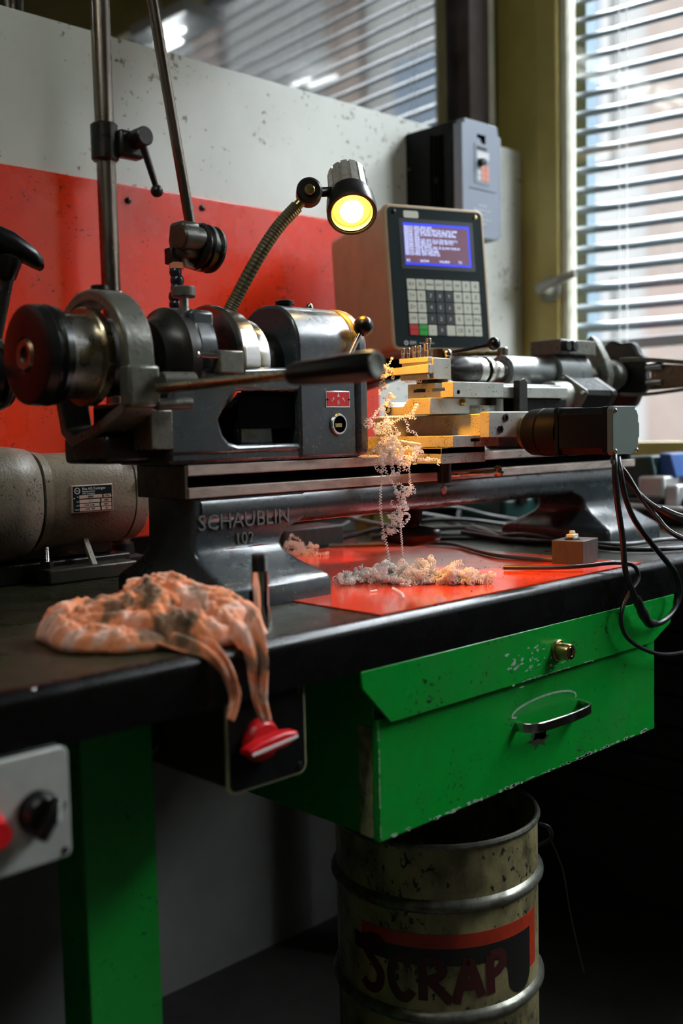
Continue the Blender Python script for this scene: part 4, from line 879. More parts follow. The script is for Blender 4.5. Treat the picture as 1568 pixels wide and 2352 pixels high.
part('centre_stud', MB().cyl((1.2165, 1.055, 1.2165), (1.2165, 1.055, 1.2445), 0.0030, n=14).cyl((1.2165, 1.055, 1.2400), (1.2165, 1.055, 1.2475), 0.0046, n=18, ch=0.0006), 'steel', tpo)
part('hex_nut', MB().cyl((1.228, 1.045, 1.2165), (1.228, 1.045, 1.2310), 0.0085, n=6, ch=0.0008), 'darksteel', tpo)
lvh = part('lever_hub', MB().sphere((1.238, 1.036, 1.2240), 0.0074, 20).cyl((1.238, 1.036, 1.2165), (1.238, 1.036, 1.222), 0.006, n=18), 'steel', tpo)
part('lever_rod', MB().cyl((1.243, 1.032, 1.2255), (1.291, 0.998, 1.2365), 0.0026, 0.0034, 14), 'darksteel', lvh)
part('ball_knob', MB().sphere((1.2975, 0.9935, 1.2380), 0.0102, 22), 'black', lvh)

# ---------------- tailstock
ts = thing('tailstock', 'grey tailstock with drill chuck, clamp block and black handwheel', 'tailstock', (1.56, AY, 1.0735))
TZ = 1.205
part('chuck', MB().lathe([(0, 0.0095), (0.002, 0.0125), (0.026, 0.0210), (0.034, 0.0222), (0.062, 0.0222), (0.0635, 0.0205), (0.080, 0.0205), (0.082, 0.016), (0.090, 0.016)], (1.302, AY, TZ), (1, 0, 0), 44), 'darksteel', ts, smooth=30)
part('chuck_band', MB().lathe([(0, 0.0208), (0, 0.0222), (0.018, 0.0222), (0.018, 0.0208)], (1.3655, AY, TZ), (1, 0, 0), 44, caps=False), 'steel', ts, smooth=30)
part('chuck_ring', MB().lathe([(0, 0.016), (0, 0.0225), (0.002, 0.0232), (0.010, 0.0232), (0.012, 0.0222), (0.012, 0.012)], (1.392, AY, TZ), (1, 0, 0), 44), 'steel', ts, smooth=30)
part('arbor', MB().lathe([(0, 0.0135), (0.012, 0.0135), (0.014, 0.017), (0.026, 0.017), (0.028, 0.012), (0.05, 0.012)], (1.404, AY, TZ), (1, 0, 0), 36), 'bright', ts, smooth=30)
part('barrel', MB().lathe([(0.003, 0.015), (0, 0.019), (0.002, 0.0265), (0.006, 0.0275), (0.125, 0.0275), (0.130, 0.0275)], (1.440, AY, TZ), (1, 0, 0), 48), 'tailgrey', ts, smooth=30, label='stained grey tailstock barrel')
part('base', MB().box(1.45, 1.70, 1.050, 1.135, 1.0738, 1.112).box(1.50, 1.69, 1.097, 1.130, 1.112, 1.188), 'paint', ts, bev=0.006)
part('body', MB().prism(arch(1.054, 1.128, 1.184, 1.243, 0.036, 8), 'x', 1.570, 1.668), 'tailgrey', ts, bev=0.002, smooth=50)
cbk = part('clamp_block', MB().box(1.560, 1.672, 1.050, 1.115, 1.236, 1.262), 'cast', ts, bev=0.002)
for x in (1.545, 1.566):
    part('block_screw', MB().cyl((x + 0.02, 1.05, 1.249), (x + 0.02, 1.036, 1.249), 0.0095, n=18, ch=0.002), 'darksteel', cbk)
part('quill', MB().lathe([(0, 0.0185), (0.075, 0.0185)], (1.668, AY, TZ), (1, 0, 0), 36), 'steel', ts)
shp = [(AY, 1.278), (AY - 0.010, 1.268), (AY - 0.030, 1.232), (AY - 0.038, 1.205), (AY - 0.034, 1.180), (AY - 0.018, 1.164), (AY, 1.160), (AY + 0.018, 1.164), (AY + 0.034, 1.180), (AY + 0.038, 1.205), (AY + 0.030, 1.232), (AY + 0.010, 1.268)]
part('guard_plate', MB().prism(shp, 'x', 1.716, 1.738), 'cast', ts, bev=0.002, smooth=50)
part('hub', MB().lathe([(0, 0.016), (0.02, 0.018), (0.032, 0.028), (0.052, 0.031), (0.070, 0.026), (0.078, 0.012)], (1.738, AY, TZ), (1, 0, 0), 40), 'cast', ts, smooth=50)
hw = []
for i in range(72):
    a = 2 * math.pi * i / 72; r = 0.066 + 0.0035 * math.cos(9 * a)
    hw.append((AY + r * math.cos(a), TZ + r * math.sin(a)))
part('handwheel', MB().prism(hw, 'x', 1.805, 1.826), 'black', ts, bev=0.004, smooth=50)
part('feed_fork', MB().sweep(smooth_path([(1.770, 1.060, 1.232), (1.785, 1.02, 1.231), (1.800, 0.95, 1.222), (1.815, 0.86, 1.210), (1.825, 0.78, 1.200)], 5), [(-0.007, -0.004), (0.007, -0.004), (0.007, 0.004), (-0.007, 0.004)], (0, 0, 1)), 'cast', ts, bev=0.001)
part('feed_fork', MB().sweep(smooth_path([(1.770, 1.060, 1.168), (1.785, 1.02, 1.166), (1.800, 0.95, 1.172), (1.815, 0.86, 1.182), (1.825, 0.78, 1.188)], 5), [(-0.007, -0.003), (0.007, -0.003), (0.007, 0.003), (-0.007, 0.003)], (0, 0, 1)), 'cast', ts, bev=0.001)
part('lever_plate', MB().prism([(1.015, 1.224), (1.022, 1.215), (1.012, 1.208), (1.012, 1.190), (1.022, 1.184), (1.015, 1.174), (0.90, 1.178), (0.78, 1.188), (0.78, 1.202), (0.90, 1.212)], 'x', 1.797, 1.807), 'bronze', ts, bev=0.001)
for z in (1.217, 1.188):
    part('fork_pin', MB().cyl((1.797, 1.020, z), (1.795, 0.985, z), 0.0075, n=18, ch=0.002), 'bright', ts)
cp_ = part('clamp_column', MB().cyl((1.520, 1.145, 1.15), (1.520, 1.145, 1.252), 0.0100, n=24, ch=0.001), 'steel', ts)
part('column_lever', MB().cyl((1.516, 1.150, 1.2420), (1.440, 1.200, 1.2420), 0.0048, n=16).sphere((1.436, 1.203, 1.2420), 0.0090, 18), 'brass', ts)
# ================================================================== DRIVE MOTOR AND OTHER THINGS BEHIND THE LATHE
gm = thing('gear_motor', 'speckled brown grey drive motor with nameplate behind the headstock', 'motor', (0.78, 1.43, BT))
MY, MZ = 1.432, 1.017
def octa(r, k=0.62): return [(MY + r * math.cos(math.radians(a)), MZ + r * math.sin(math.radians(a))) for a in range(0, 360, 6)]
def sq(r):  # rounded body with a flat top facet
    out = []
    for a in range(0, 360, 5):
        c, s = math.cos(math.radians(a)), math.sin(math.radians(a))
        n = 3.2 if s > 0 else 2.0
        f = (abs(c) ** n + abs(s) ** n) ** (-1 / n)
        out.append((MY + r * f * c, MZ + r * f * s))
    return out
def ring_x(x, pts): return [(x, a, b) for a, b in pts]
part('body', MB().loft([ring_x(0.744, sq(0.069)), ring_x(0.748, sq(0.0705)), ring_x(0.888, sq(0.0705))]), 'motor', gm, smooth=50)
part('body_band', MB().loft([ring_x(0.738, sq(0.071)), ring_x(0.738, sq(0.0735)), ring_x(0.750, sq(0.0735)), ring_x(0.750, sq(0.071))]), 'motor', gm, smooth=40)
part('end_shield', MB().loft([ring_x(0.891, sq(0.0705)), ring_x(0.914, sq(0.0690)), ring_x(0.926, sq(0.055))]), 'motor', gm, smooth=40)
part('shield_gap', MB().loft([ring_x(0.887, sq(0.067)), ring_x(0.892, sq(0.067))]), 'void', gm)
for z in (1.078, 1.040):
    part('shield_lug', MB().box(0.893, 0.924, 1.352, 1.366, z - 0.006, z + 0.006), 'motor', gm, bev=0.002)
part('gearbox', MB().loft([ring_x(0.50, sq(0.078)), ring_x(0.66, sq(0.082)), ring_x(0.690, sq(0.084)), ring_x(0.728, sq(0.079)), ring_x(0.736, sq(0.070))]), 'motor', gm, smooth=50)
part('gearbox_neck', MB().loft([[(0.60 + x, 1.41 + y, z) for x, y in rrect(0.125 * s, 0.10 * s, 0.02, 4)] for z, s in ((1.05, 1.0), (1.10, 0.92), (1.125, 0.62), (1.16, 0.56), (1.19, 0.58))]), 'motor', gm, smooth=60)
part('base_bar', MB().box(0.736, 0.884, 1.357, 1.395, BT, BT + 0.022), 'darkcast', gm, bev=0.003)
part('base_plate', MB().box(0.50, 0.90, 1.40, 1.50, BT, BT + 0.030).box(0.62, 0.88, 1.42, 1.46, BT + 0.03, 0.96), 'darksteel', gm, bev=0.003)
part('rib', MB().prism([(1.365, BT + 0.02), (1.372, BT + 0.02), (1.400, BT + 0.062), (1.392, BT + 0.062)], 'x', 0.812, 0.820), 'motor', gm)
part('stud', MB().lathe(sum([[(i * 0.002, 0.0045), (i * 0.002 + 0.001, 0.0039)] for i in range(18)], []), (0.748, 1.385, BT + 0.018), (0, 0, 1), 14), 'bright', gm)
part('stud_nut', MB().cyl((0.748, 1.385, BT + 0.022), (0.748, 1.385, BT + 0.031), 0.009, n=6), 'darksteel', gm)
npy = 1.3600
npl = part('nameplate', MB().box(0.778, 0.846, npy - 0.0015, npy + 0.003, 1.0005, 1.0405), 'cellplate', gm, bev=0.0006)
part('plate_field', MB().box(0.7795, 0.8445, npy - 0.0019, npy - 0.0012, 1.0020, 1.0390), 'panelblk', npl)
tx = MB()
tx.text('Riss AG Deitingen', 0.0052, face_y(0.7945, npy - 0.0022, 1.0350), 0.0001, 'LEFT')
tx.text('Maschinenfabrik', 0.0033, face_y(0.7945, npy - 0.0022, 1.0311), 0.0001, 'LEFT')
tx.text('4707 Deitingen', 0.0033, face_y(0.7945, npy - 0.0022, 1.0280), 0.0001, 'LEFT')
tx.text('RISS', 0.0028, face_y(0.7865, npy - 0.0022, 1.0326), 0.0001)
for s, z in (('Nr', 1.0235), ('Typ', 1.0170), ('kW', 1.0110), ('U/min', 1.0052)):
    tx.text(s, 0.0028, face_y(0.7885, npy - 0.0022, z), 0.0001, 'RIGHT')
for r in (0.0048, 0.0040):
    tx.lathe([(0, r), (0.0002, r), (0.0002, r - 0.0005), (0, r - 0.0005)], (0.7865, npy - 0.0020, 1.0326), (0, -1, 0), 28, caps=False)
part('plate_text', tx, 'inkw', npl, smooth=0)
cells = MB(); ct_ = MB()
for z, xm, a, b in ((1.0235, 0.8275, '30655', '1981'), (1.0170, 0.8235, '2', '2092'), (1.0110, 0.8225, '0.66  0.44', '380V'), (1.0052, 0.8235, '1400  700', '50')):
    cells.box(0.7895, xm, npy - 0.0021, npy - 0.0017, z - 0.0024, z + 0.0024).box(xm + 0.0025, 0.8425, npy - 0.0021, npy - 0.0017, z - 0.0024, z + 0.0024)
    ct_.text(a, 0.0040, face_y((0.7895 + xm) / 2, npy - 0.0023, z), 0.0001).text(b, 0.0040, face_y((xm + 0.845) / 2, npy - 0.0023, z), 0.0001)
part('plate_cells', cells, 'cellplate', npl, smooth=0)
part('stamped_figures', ct_, 'ink', npl, smooth=0)
for x, z in ((0.7805, 1.0215), (0.8435, 1.0215)):
    part('rivet', MB().sphere((x, npy - 0.002, z), 0.0016, 10), 'bright', npl)
# belt pulley of the gearbox, partly seen at the left
gp = thing('belt_pulley', 'black belt pulley with grey rim behind the handwheel', 'pulley', (0.60, 1.22, 1.19))
part('disc', MB().lathe([(0, 0.012), (0, 0.034), (0.003, 0.041), (0.010, 0.0425), (0.014, 0.036), (0.018, 0.036), (0.022, 0.0425), (0.030, 0.041), (0.032, 0.02)], (0.590, 1.235, 1.190), (1, 0, 0), 48), 'black', gp)
part('rim_ring', MB().lathe([(0, 0.0415), (0, 0.0440), (0.004, 0.0445), (0.006, 0.0435), (0.006, 0.0415)], (0.608, 1.235, 1.190), (1, 0, 0), 48, caps=False), 'cast', gp)
part('axle', MB().cyl((0.53, 1.235, 1.19), (0.66, 1.235, 1.19), 0.010, n=16), 'darksteel', gp)
part('pulley_bracket', MB().prism([(1.205, 1.19), (1.265, 1.19), (1.33, 0.93), (1.33, BT), (1.20, BT), (1.20, 0.93)], 'x', 0.535, 0.55), 'darksteel', gp, bev=0.003)
# clutch lever with black grip at the left
tl = thing('clutch_lever', 'black hand lever with drop shaped grip at the left of the red board', 'lever', (0.60, 1.32, 1.15))
part('shaft', MB().cyl((0.625, 1.330, 1.12), (0.672, 1.30, 1.352), 0.0095, 0.0085, 18), 'darksteel', tl)
part('grip', MB().loft([[Vector((0.640, 1.30, 1.372)) + Vector((t, -t * 0.15, -0.16 * t * (1 if t > 0 else -0.2) - 4.5 * t * t)) + Vector((0, w * math.cos(a), h * math.sin(a))) for a in [2 * math.pi * i / 20 for i in range(20)]] for t, w, h in ((-0.072, 0.005, 0.006), (-0.068, 0.010, 0.010), (-0.04, 0.015, 0.015), (0.0, 0.0175, 0.0185), (0.03, 0.0165, 0.0175), (0.055, 0.0135, 0.0140), (0.066, 0.0105, 0.0105), (0.069, 0.006, 0.006))]), 'black', tl, smooth=60)
part('grip_collar', MB().lathe([(0, 0.0105), (0.004, 0.0145), (0.030, 0.0185), (0.036, 0.014)], (0.662, 1.306, 1.318), (0.2, -0.13, 1), 24), 'black', tl)

# tall pole with clamp
po = thing('pole', 'tall steel pole with clamp and ball lever rising behind the lathe', 'pole', (0.965, 1.53, BT))
part('tube', MB().cyl((0.966, 1.53, BT), (0.962, 1.53, 2.88), 0.0158, n=28), 'pole', po)
part('pole_foot', MB().lathe([(0, 0.035), (0.008, 0.035), (0.012, 0.022), (0.03, 0.020)], (0.966, 1.53, BT), (0, 0, 1), 28), 'darksteel', po)
part('collar', MB().cyl((0.9635, 1.53, 1.562), (0.9635, 1.53, 1.622), 0.0225, n=28, ch=0.003), 'darksteel', po)
part('clamp_ear', MB().box(0.975, 1.022, 1.50, 1.525, 1.568, 1.612), 'darksteel', po, bev=0.006)
part('clamp_bolt', MB().cyl((1.004, 1.535, 1.598), (1.004, 1.470, 1.598), 0.0155, n=24, ch=0.002), 'darksteel', po)
part('clamp_handle', MB().cyl((1.002, 1.480, 1.590), (1.026, 1.478, 1.520), 0.0065, 0.0050, 16).sphere((1.027, 1.478, 1.514), 0.0105, 18), 'darksteel', po)
# hanging idler arm
ir = thing('idler_arm', 'slim rod hanging down with a grooved belt roller at its end', 'belt roller', (0.97, 1.30, 1.40))
part('rod', MB().cyl((0.800, 1.30, 2.34), (0.9615, 1.30, 1.425), 0.0082, n=20).cyl((0.704, 1.30, 2.88), (0.800, 1.30, 2.34), 0.0082, n=20), 'pole', ir)
part('fork', MB().prism([(1.283, 1.372), (1.317, 1.372), (1.322, 1.40), (1.317, 1.426), (1.283, 1.426), (1.278, 1.40)], 'x', 0.934, 0.968), 'darkcast', ir, bev=0.006)
part('fork_boss', MB().cyl((0.930, 1.285, 1.400), (0.970, 1.285, 1.400), 0.018, n=24, ch=0.003), 'darkcast', ir)
part('roller', MB().lathe([(0, 0.020), (0.001, 0.034), (0.007, 0.036), (0.010, 0.031), (0.014, 0.031), (0.017, 0.0355), (0.022, 0.0355), (0.025, 0.031), (0.029, 0.031), (0.032, 0.0355), (0.037, 0.034), (0.038, 0.02)], (0.966, 1.300, 1.394), (1, 0, -0.12), 48), 'darksteel', ir, smooth=30)
# coolant nozzle
nz = thing('coolant_hose', 'ball jointed navy hose with orange ring below the belt roller', 'hose', (0.94, 1.31, 1.28))
hz = MB()
for i, (z, r) in enumerate(((1.352, 0.0095), (1.340, 0.0105), (1.328, 0.0095), (1.316, 0.0105), (1.304, 0.0095), (1.292, 0.010))):
    hz.sphere((0.935 + 0.0025 * math.sin(i * 1.3), 1.305, z), r, 16)
part('segments', hz, 'hoseblk', nz)
part('ring', MB().cyl((0.937, 1.305, 1.357), (0.937, 1.305, 1.366), 0.0105, n=20), 'orange', nz)
part('mount', MB().box(0.926, 0.946, 1.302, 1.320, 1.364, 1.388), 'darksteel', nz, bev=0.002)
part('mount_strip', MB().prism([(0.938, 1.395), (0.942, 1.395), (0.955, 1.368), (0.975, 1.362), (0.975, 1.357), (0.948, 1.362)], 'y', 1.296, 1.308), 'lightmetal', nz)
part('pipe', MB().tube(smooth_path([(0.938, 1.305, 1.29), (0.94, 1.30, 1.25), (0.945, 1.28, 1.20), (0.95, 1.27, 1.10), (0.95, 1.27, BT)], 6), 0.007, 10), 'hoseblk', nz)

# ================================================================== WORK LAMP
la = thing('work_lamp', 'lit round machine lamp on a flexible arm above the headstock', 'lamp', (0.93, 1.16, 1.2))
FC = Vector((1.054, 1.050, 1.412)); LD = Vector((-0.44, -0.54, -0.715)).normalized()
part('shade', MB().lathe([(-0.040, 0.0270), (-0.038, 0.0310), (-0.030, 0.0335), (-0.012, 0.0350), (0.0, 0.0352), (0.002, 0.0345), (0.002, 0.0310), (-0.010, 0.0295), (-0.020, 0.0285)], FC, LD, 56, caps=False), 'darksteel', la, smooth=30)
fins = MB(); u_, v_, w_ = frame_of(LD)
fins.lathe([(-0.094, 0.0001), (-0.094, 0.0235), (-0.089, 0.0265), (-0.038, 0.0280)], FC, LD, 48, caps=False)
for i in range(14):
    a0 = 2 * math.pi * i / 14; rg = []
    for t, r in ((-0.0945, 0.0245), (-0.090, 0.0284), (-0.037, 0.0300)):
        rg.append([FC + LD * t + (u_ * math.cos(a0 + d) + v_ * math.sin(a0 + d)) * (r if k < 3 else r - 0.005) for k, d in enumerate((-0.17, 0, 0.17, 0.17, -0.17))])
    fins.loft(rg)
part('ribbed_cap', fins, 'capmetal', la, smooth=25)
part('lens_ring', MB().lathe([(-0.003, 0.0305), (-0.001, 0.0308), (0.000, 0.0290), (-0.004, 0.0268), (-0.008, 0.0262)], FC, LD, 48, caps=False), 'brass', la)
part('lens', MB().lathe([(-0.0075, 0.0265), (-0.0065, 0.018), (-0.006, 0.0001)], FC, LD, 40, caps=False), 'bulb', la, label='glowing amber lamp glass')
part('bulb', MB().sphere(FC - LD * 0.012 + LD * 0.006, 0.0165, 20, (1, 1, 1)), 'bulbcore', la, label='white hot bulb')
jc = Vector((1.003, 1.082, 1.4385))
part('joint', MB().cyl(jc + Vector((0.010, 0.012, 0)) * 1.1, jc - Vector((0.010, 0.012, 0)) * 1.1, 0.0178, n=28, ch=0.003), 'darksteel', la)
part('joint_screw', MB().cyl(jc - Vector((0.010, 0.012, 0)) * 1.1, jc - Vector((0.010, 0.012, 0)) * 1.35, 0.0072, n=20, ch=0.001), 'brass', la)
part('joint_arm', MB().cyl(jc, FC - LD * 0.055, 0.0068, n=16), 'darksteel', la)
gpts = smooth_path([(0.990, 1.093, 1.420), (0.968, 1.108, 1.392), (0.945, 1.124, 1.352), (0.925, 1.146, 1.302), (0.913, 1.160, 1.265), (0.912, 1.172, 1.20), (0.915, 1.178, 1.10)], 10)
part('stem_tip', MB().cyl(jc, gpts[0], 0.0070, n=16), 'brass', la)
part('flex_arm', MB().tube(smooth_path(gpts[::2], 4), [0.0088 + 0.0006 * (i % 2) for i in range(len(smooth_path(gpts[::2], 4)))], 14), 'flexarm', la, smooth=20)
part('arm_socket', MB().cyl((0.915, 1.178, 1.10), (0.915, 1.178, 1.04), 0.014, n=20).box(0.90, 0.93, 1.141, 1.19, 1.035, 1.06), 'darksteel', la, bev=0.002)
ld2 = bpy.data.lights.new('work_lamp_light', 'SPOT'); ld2.energy = 20.0; ld2.color = (1.0, 0.36, 0.012)
ld2.spot_size = math.radians(72); ld2.spot_blend = 1.0; ld2.shadow_soft_size = 0.020
lo = bpy.data.objects.new('work_lamp_light', ld2); COL.objects.link(lo); lo.parent = la
lo.location = FC + LD * 0.006 - Vector(la.location); lo.rotation_euler = Vector((0.29, -0.02, -0.95)).to_track_quat('-Z', 'Y').to_euler()

# ================================================================== CONTROL DISPLAY
TH = math.radians(19.6); LEAN = math.radians(6)
dp = thing('control_terminal', 'beige control terminal with lit screen and key pad behind the tool post', 'control terminal', (1.3680, 1.2715, 1.2500), rot=(0, 0, 0))
# local frame: u right along the front, v away from the viewer, w up; origin front lower left corner
dp.rotation_euler = (Matrix.Rotation(-TH, 3, 'Z') @ Matrix.Rotation(-LEAN, 3, 'X')).to_euler()
DW, DH, DD = 0.2035, 0.259, 0.226
def P_(name, mb, m, parent=None, **k): return part(name, mb, m, parent or dp, local=True, **k)
P_('housing', MB().loft([[(x, v, z) for x, z in rrect(DW, DH, 0.012, 5, DW / 2, DH / 2)] for v in (0.004, DD)]), 'beige', bev=0.004)
P_('bezel', MB().loft([[(x, v, z) for x, z in rrect(w, h, r, 5, DW / 2, DH / 2)] for v, w, h, r in ((0.006, DW + 0.003, DH + 0.003, 0.013), (-0.004, DW + 0.003, DH + 0.003, 0.013), (-0.007, DW - 0.003, DH - 0.003, 0.011))]), 'beige', bev=0.0015)
P_('front_foil', MB().prism(rrect(DW - 0.010, DH - 0.010, 0.008, 5, DW / 2, DH / 2), 'y', -0.0080, -0.0065), 'panelblk')
fx = lambda px: px   # metres along the front
P_('screen_frame', MB().prism(rrect(0.152, 0.090, 0.003, 3, 0.103, 0.190), 'y', -0.0084, -0.0078), 'keyb')
scn = P_('screen', MB().box(0.0345, 0.1705, -0.0089, -0.0082, 0.152, 0.227), 'screenb', label='blue lit border of the screen')
P_('screen_field', MB().box(0.0345, 0.1665, -0.0092, -0.0088, 0.1555, 0.2225), 'screen', parent=scn)
tx = MB()
rows = ['N0010 G90 G54 G95', 'N0020 T0303 S1250 M03 F0.12 G96 X48', 'N0030 G00 X42.500 Z2.000 M08 G92', 'N0040 G01 Z-18.400 X40.250 F0.08 M4', 'N0050 G00', 'N0060 X38.125 G01 Z-12.750 R2.500 F.1', 'N0070 X36.000 Z-11.250 G02 I4.0 K1',
        'N0080 G00 X52.000', 'N0090 T0505 S0900 G01 Z-22.000 X18.60', 'N0100 G33 Z-16.0 K1.25', 'N0110 G00 X60 Z40 M05', 'N0120 M30 G99 T0000 S0']
for i, s in enumerate(rows):
    tx.text(s, 0.0064, Matrix.Translation((0.0355, -0.0094, 0.2195 - i * 0.0044)) @ Matrix.Rotation(math.pi / 2, 4, 'X'), 0.0001, 'LEFT', 1)
for u, s in ((0.0365, 'X1'), (0.064, '24.500'), (0.103, '106.800'), (0.143, 'T3')):
    tx.text(s, 0.0068, Matrix.Translation((u, -0.0094, 0.1595)) @ Matrix.Rotation(math.pi / 2, 4, 'X'), 0.0001, 'LEFT', 1)
P_('screen_text', tx, 'screent', parent=scn, smooth=0)
P_('sticker', MB().prism(rrect(0.030, 0.0125, 0.003, 3, 0.052, 0.2425), 'y', -0.0086, -0.0079), 'keyw')
for u, w in ((0.018, 0.246), (0.186, 0.246)):
    P_('foil_screw', MB().lathe([(0, 0.0042), (0.0012, 0.0038), (0.0018, 0.002)], (u, -0.008, w), (0, -1, 0), 14), 'brass' if u > .1 else 'darksteel')
keys = [['X+', 'X-', 'MENU', 'EDIT', 'TEST', 'INS', 'F', 'G'], ['Y+', 'Y-', '7', '8', '9', 'M', 'A', 'Z'], ['Z+', 'Z-', '4', '5', '6', 'H', 'I', 'DEL'],
        ['STEP', 'FAST', '1', '2', '3', 'K', 'CLR', 'PG'], ['STOP', 'START', '-', '0', '.', 'CE', '&', 'ENT']]
ku0, kw0, kdu, kdw = 0.0335, 0.1275, 0.01885, 0.0204
kmesh = {}
def keymesh(m):
    if m not in kmesh:
        me = MB().prism(rrect(0.0168, 0.0186, 0.001, 2), 'y', -0.0094, -0.0079).mesh('key'); finish(me, MT[m]); kmesh[m] = me
    return kmesh[m]
kt, kw_ = MB(), MB()
for r in range(5):
    for c in range(8):
        s = keys[r][c]
        m = 'keyb' if s.isdigit() else ('keyr' if s == 'STOP' else ('keyg' if s == 'START' else 'keyw'))
        o = bpy.data.objects.new('key', keymesh(m)); COL.objects.link(o); o.parent = dp
        o.location = (ku0 + (c + 0.5) * kdu, 0, kw0 - (r + 0.5) * kdw)
        if m in ('keyr', 'keyg'): o['label'] = 'red stop key' if m == 'keyr' else 'green start key'
        (kw_ if m == 'keyb' else kt).text(s, 0.0095 if len(s) < 3 else 0.0056, Matrix.Translation((o.location.x, -0.0096, o.location.z)) @ Matrix.Rotation(math.pi / 2, 4, 'X'), 0.0001, 'CENTER', 1)
P_('key_print', kt, 'ink', smooth=0)
P_('digit_print', kw_, 'inkw', smooth=0)
lg = MB().text('EIM', 0.0085, Matrix.Translation((0.0325, -0.0083, 0.0125)) @ Matrix.Rotation(math.pi / 2, 4, 'X') @ Matrix.Shear('XZ', 4, (0.25, 0)) if False else Matrix.Translation((0.0325, -0.0083, 0.0125)) @ Matrix.Rotation(math.pi / 2, 4, 'X'), 0.0001, 'LEFT')
lg.lathe([(0, 0.0040), (0.0003, 0.0040), (0.0003, 0.0022), (0, 0.0022)], (0.0255, -0.0081, 0.0125), (0, -1, 0), 24, caps=False).box(0.052, 0.082, -0.0084, -0.0081, 0.0118, 0.0126)
P_('maker_mark', lg, 'inkw', smooth=0)
arm = P_('support_arm', MB().box(0.02, 0.10, 0.08, 0.16, -0.020, 0.001).box(0.03, 0.07, 0.10, 0.29, -0.035, -0.018), 'blackm', bev=0.004)

# ================================================================== INVERTER ON THE WALL BOARD
iv = thing('inverter', 'grey and black motor inverter box on the white wall board', 'inverter', (1.845, 1.6, 1.5215))
ix0, ix1, iz0, iz1 = 1.778, 1.914, 1.5215, 1.767
part('case', MB().box(ix0, ix1, 1.462, 1.600, iz0 + 0.002, iz1 - 0.003), 'blackm', iv, bev=0.003)
part('side_fins', MB().box(ix0 - 0.0015, ix0 + 0.001, 1.490, 1.505, 1.57, 1.74).box(ix0 - 0.0015, ix0 + 0.001, 1.520, 1.528, 1.54, 1.745).box(ix0 - 0.0015, ix0 + 0.001, 1.508, 1.516, 1.57, 1.64).box(ix0 - 0.0015, ix0 + 0.001, 1.508, 1.516, 1.655, 1.74), 'void', iv)
cv = [(ix0, iz0 + 0.008), (ix0 + 0.006, iz0), (ix1 - 0.014, iz0), (ix1, iz0 + 0.012), (ix1, iz1 - 0.022), (ix1 - 0.010, iz1 - 0.020), (ix1 - 0.012, iz1), (ix0 + 0.010, iz1), (ix0 + 0.010, iz1 - 0.010), (ix0, iz1 - 0.010)]
part('front_cover', MB().prism(cv, 'y', 1.440, 1.463), 'invgrey', iv, bev=0.002)
part('cover_seam', MB().box(ix0 + 0.022, ix1 - 0.022, 1.4394, 1.4402, 1.6225, 1.6240), 'void', iv)
part('cover_slot', MB().prism([(1.830, 1.740), (1.858, 1.740), (1.858, 1.722), (1.848, 1.722), (1.840, 1.732), (1.830, 1.732)], 'y', 1.4392, 1.4405), 'void', iv)
kp = part('keypad', MB().prism(rrect(0.054, 0.086, 0.004, 3, 1.846, 1.678), 'y', 1.4385, 1.4402), 'invgrey', iv, bev=0.0006)
part('readout', MB().box(1.8265, 1.8685, 1.4378, 1.4387, 1.688, 1.704), 'lightmetal', kp)
part('readout_band', MB().box(1.8265, 1.8600, 1.4378, 1.4387, 1.7075, 1.714), 'brick' if False else 'rust', kp)
part('speed_knob', MB().lathe([(0, 0.0090), (0.012, 0.0080), (0.013, 0.006)], (1.838, 1.4385, 1.6805), (0, -1, 0), 24), 'black', kp)
for i in range(3):
    for j in range(3):
        if j == 0 or True:
            m = 'orange' if j > 0 else 'lightmetal'
            if i == 0 and j == 0: continue
            part('pad_key', MB().box(1.8275 + j * 0.0140, 1.8395 + j * 0.0140, 1.4375, 1.4387, 1.6655 - i * 0.0115, 1.6752 - i * 0.0115), m, kp, bev=0.0006)
wt = MB()
for i, (s, n) in enumerate((('CAUTION', 0.0062), ('READ THE MANUAL BEFORE', 0.0046), ('OPERATION', 0.0046), ('WAIT UNTIL THE CAPACITORS', 0.0044), ('DISCHARGE', 0.0044))):
    wt.text(s, n, face_y(1.846, 1.4398, 1.590 - i * 0.0095), 0.0001, 'CENTER', 1)
part('warning_print', wt, 'inkw', iv, smooth=0)
for z in (1.60, 1.685):
    part('case_screw', MB().cyl((1.7775, 1.590, z), (1.7755, 1.590, z), 0.003, n=12), 'brass', iv)

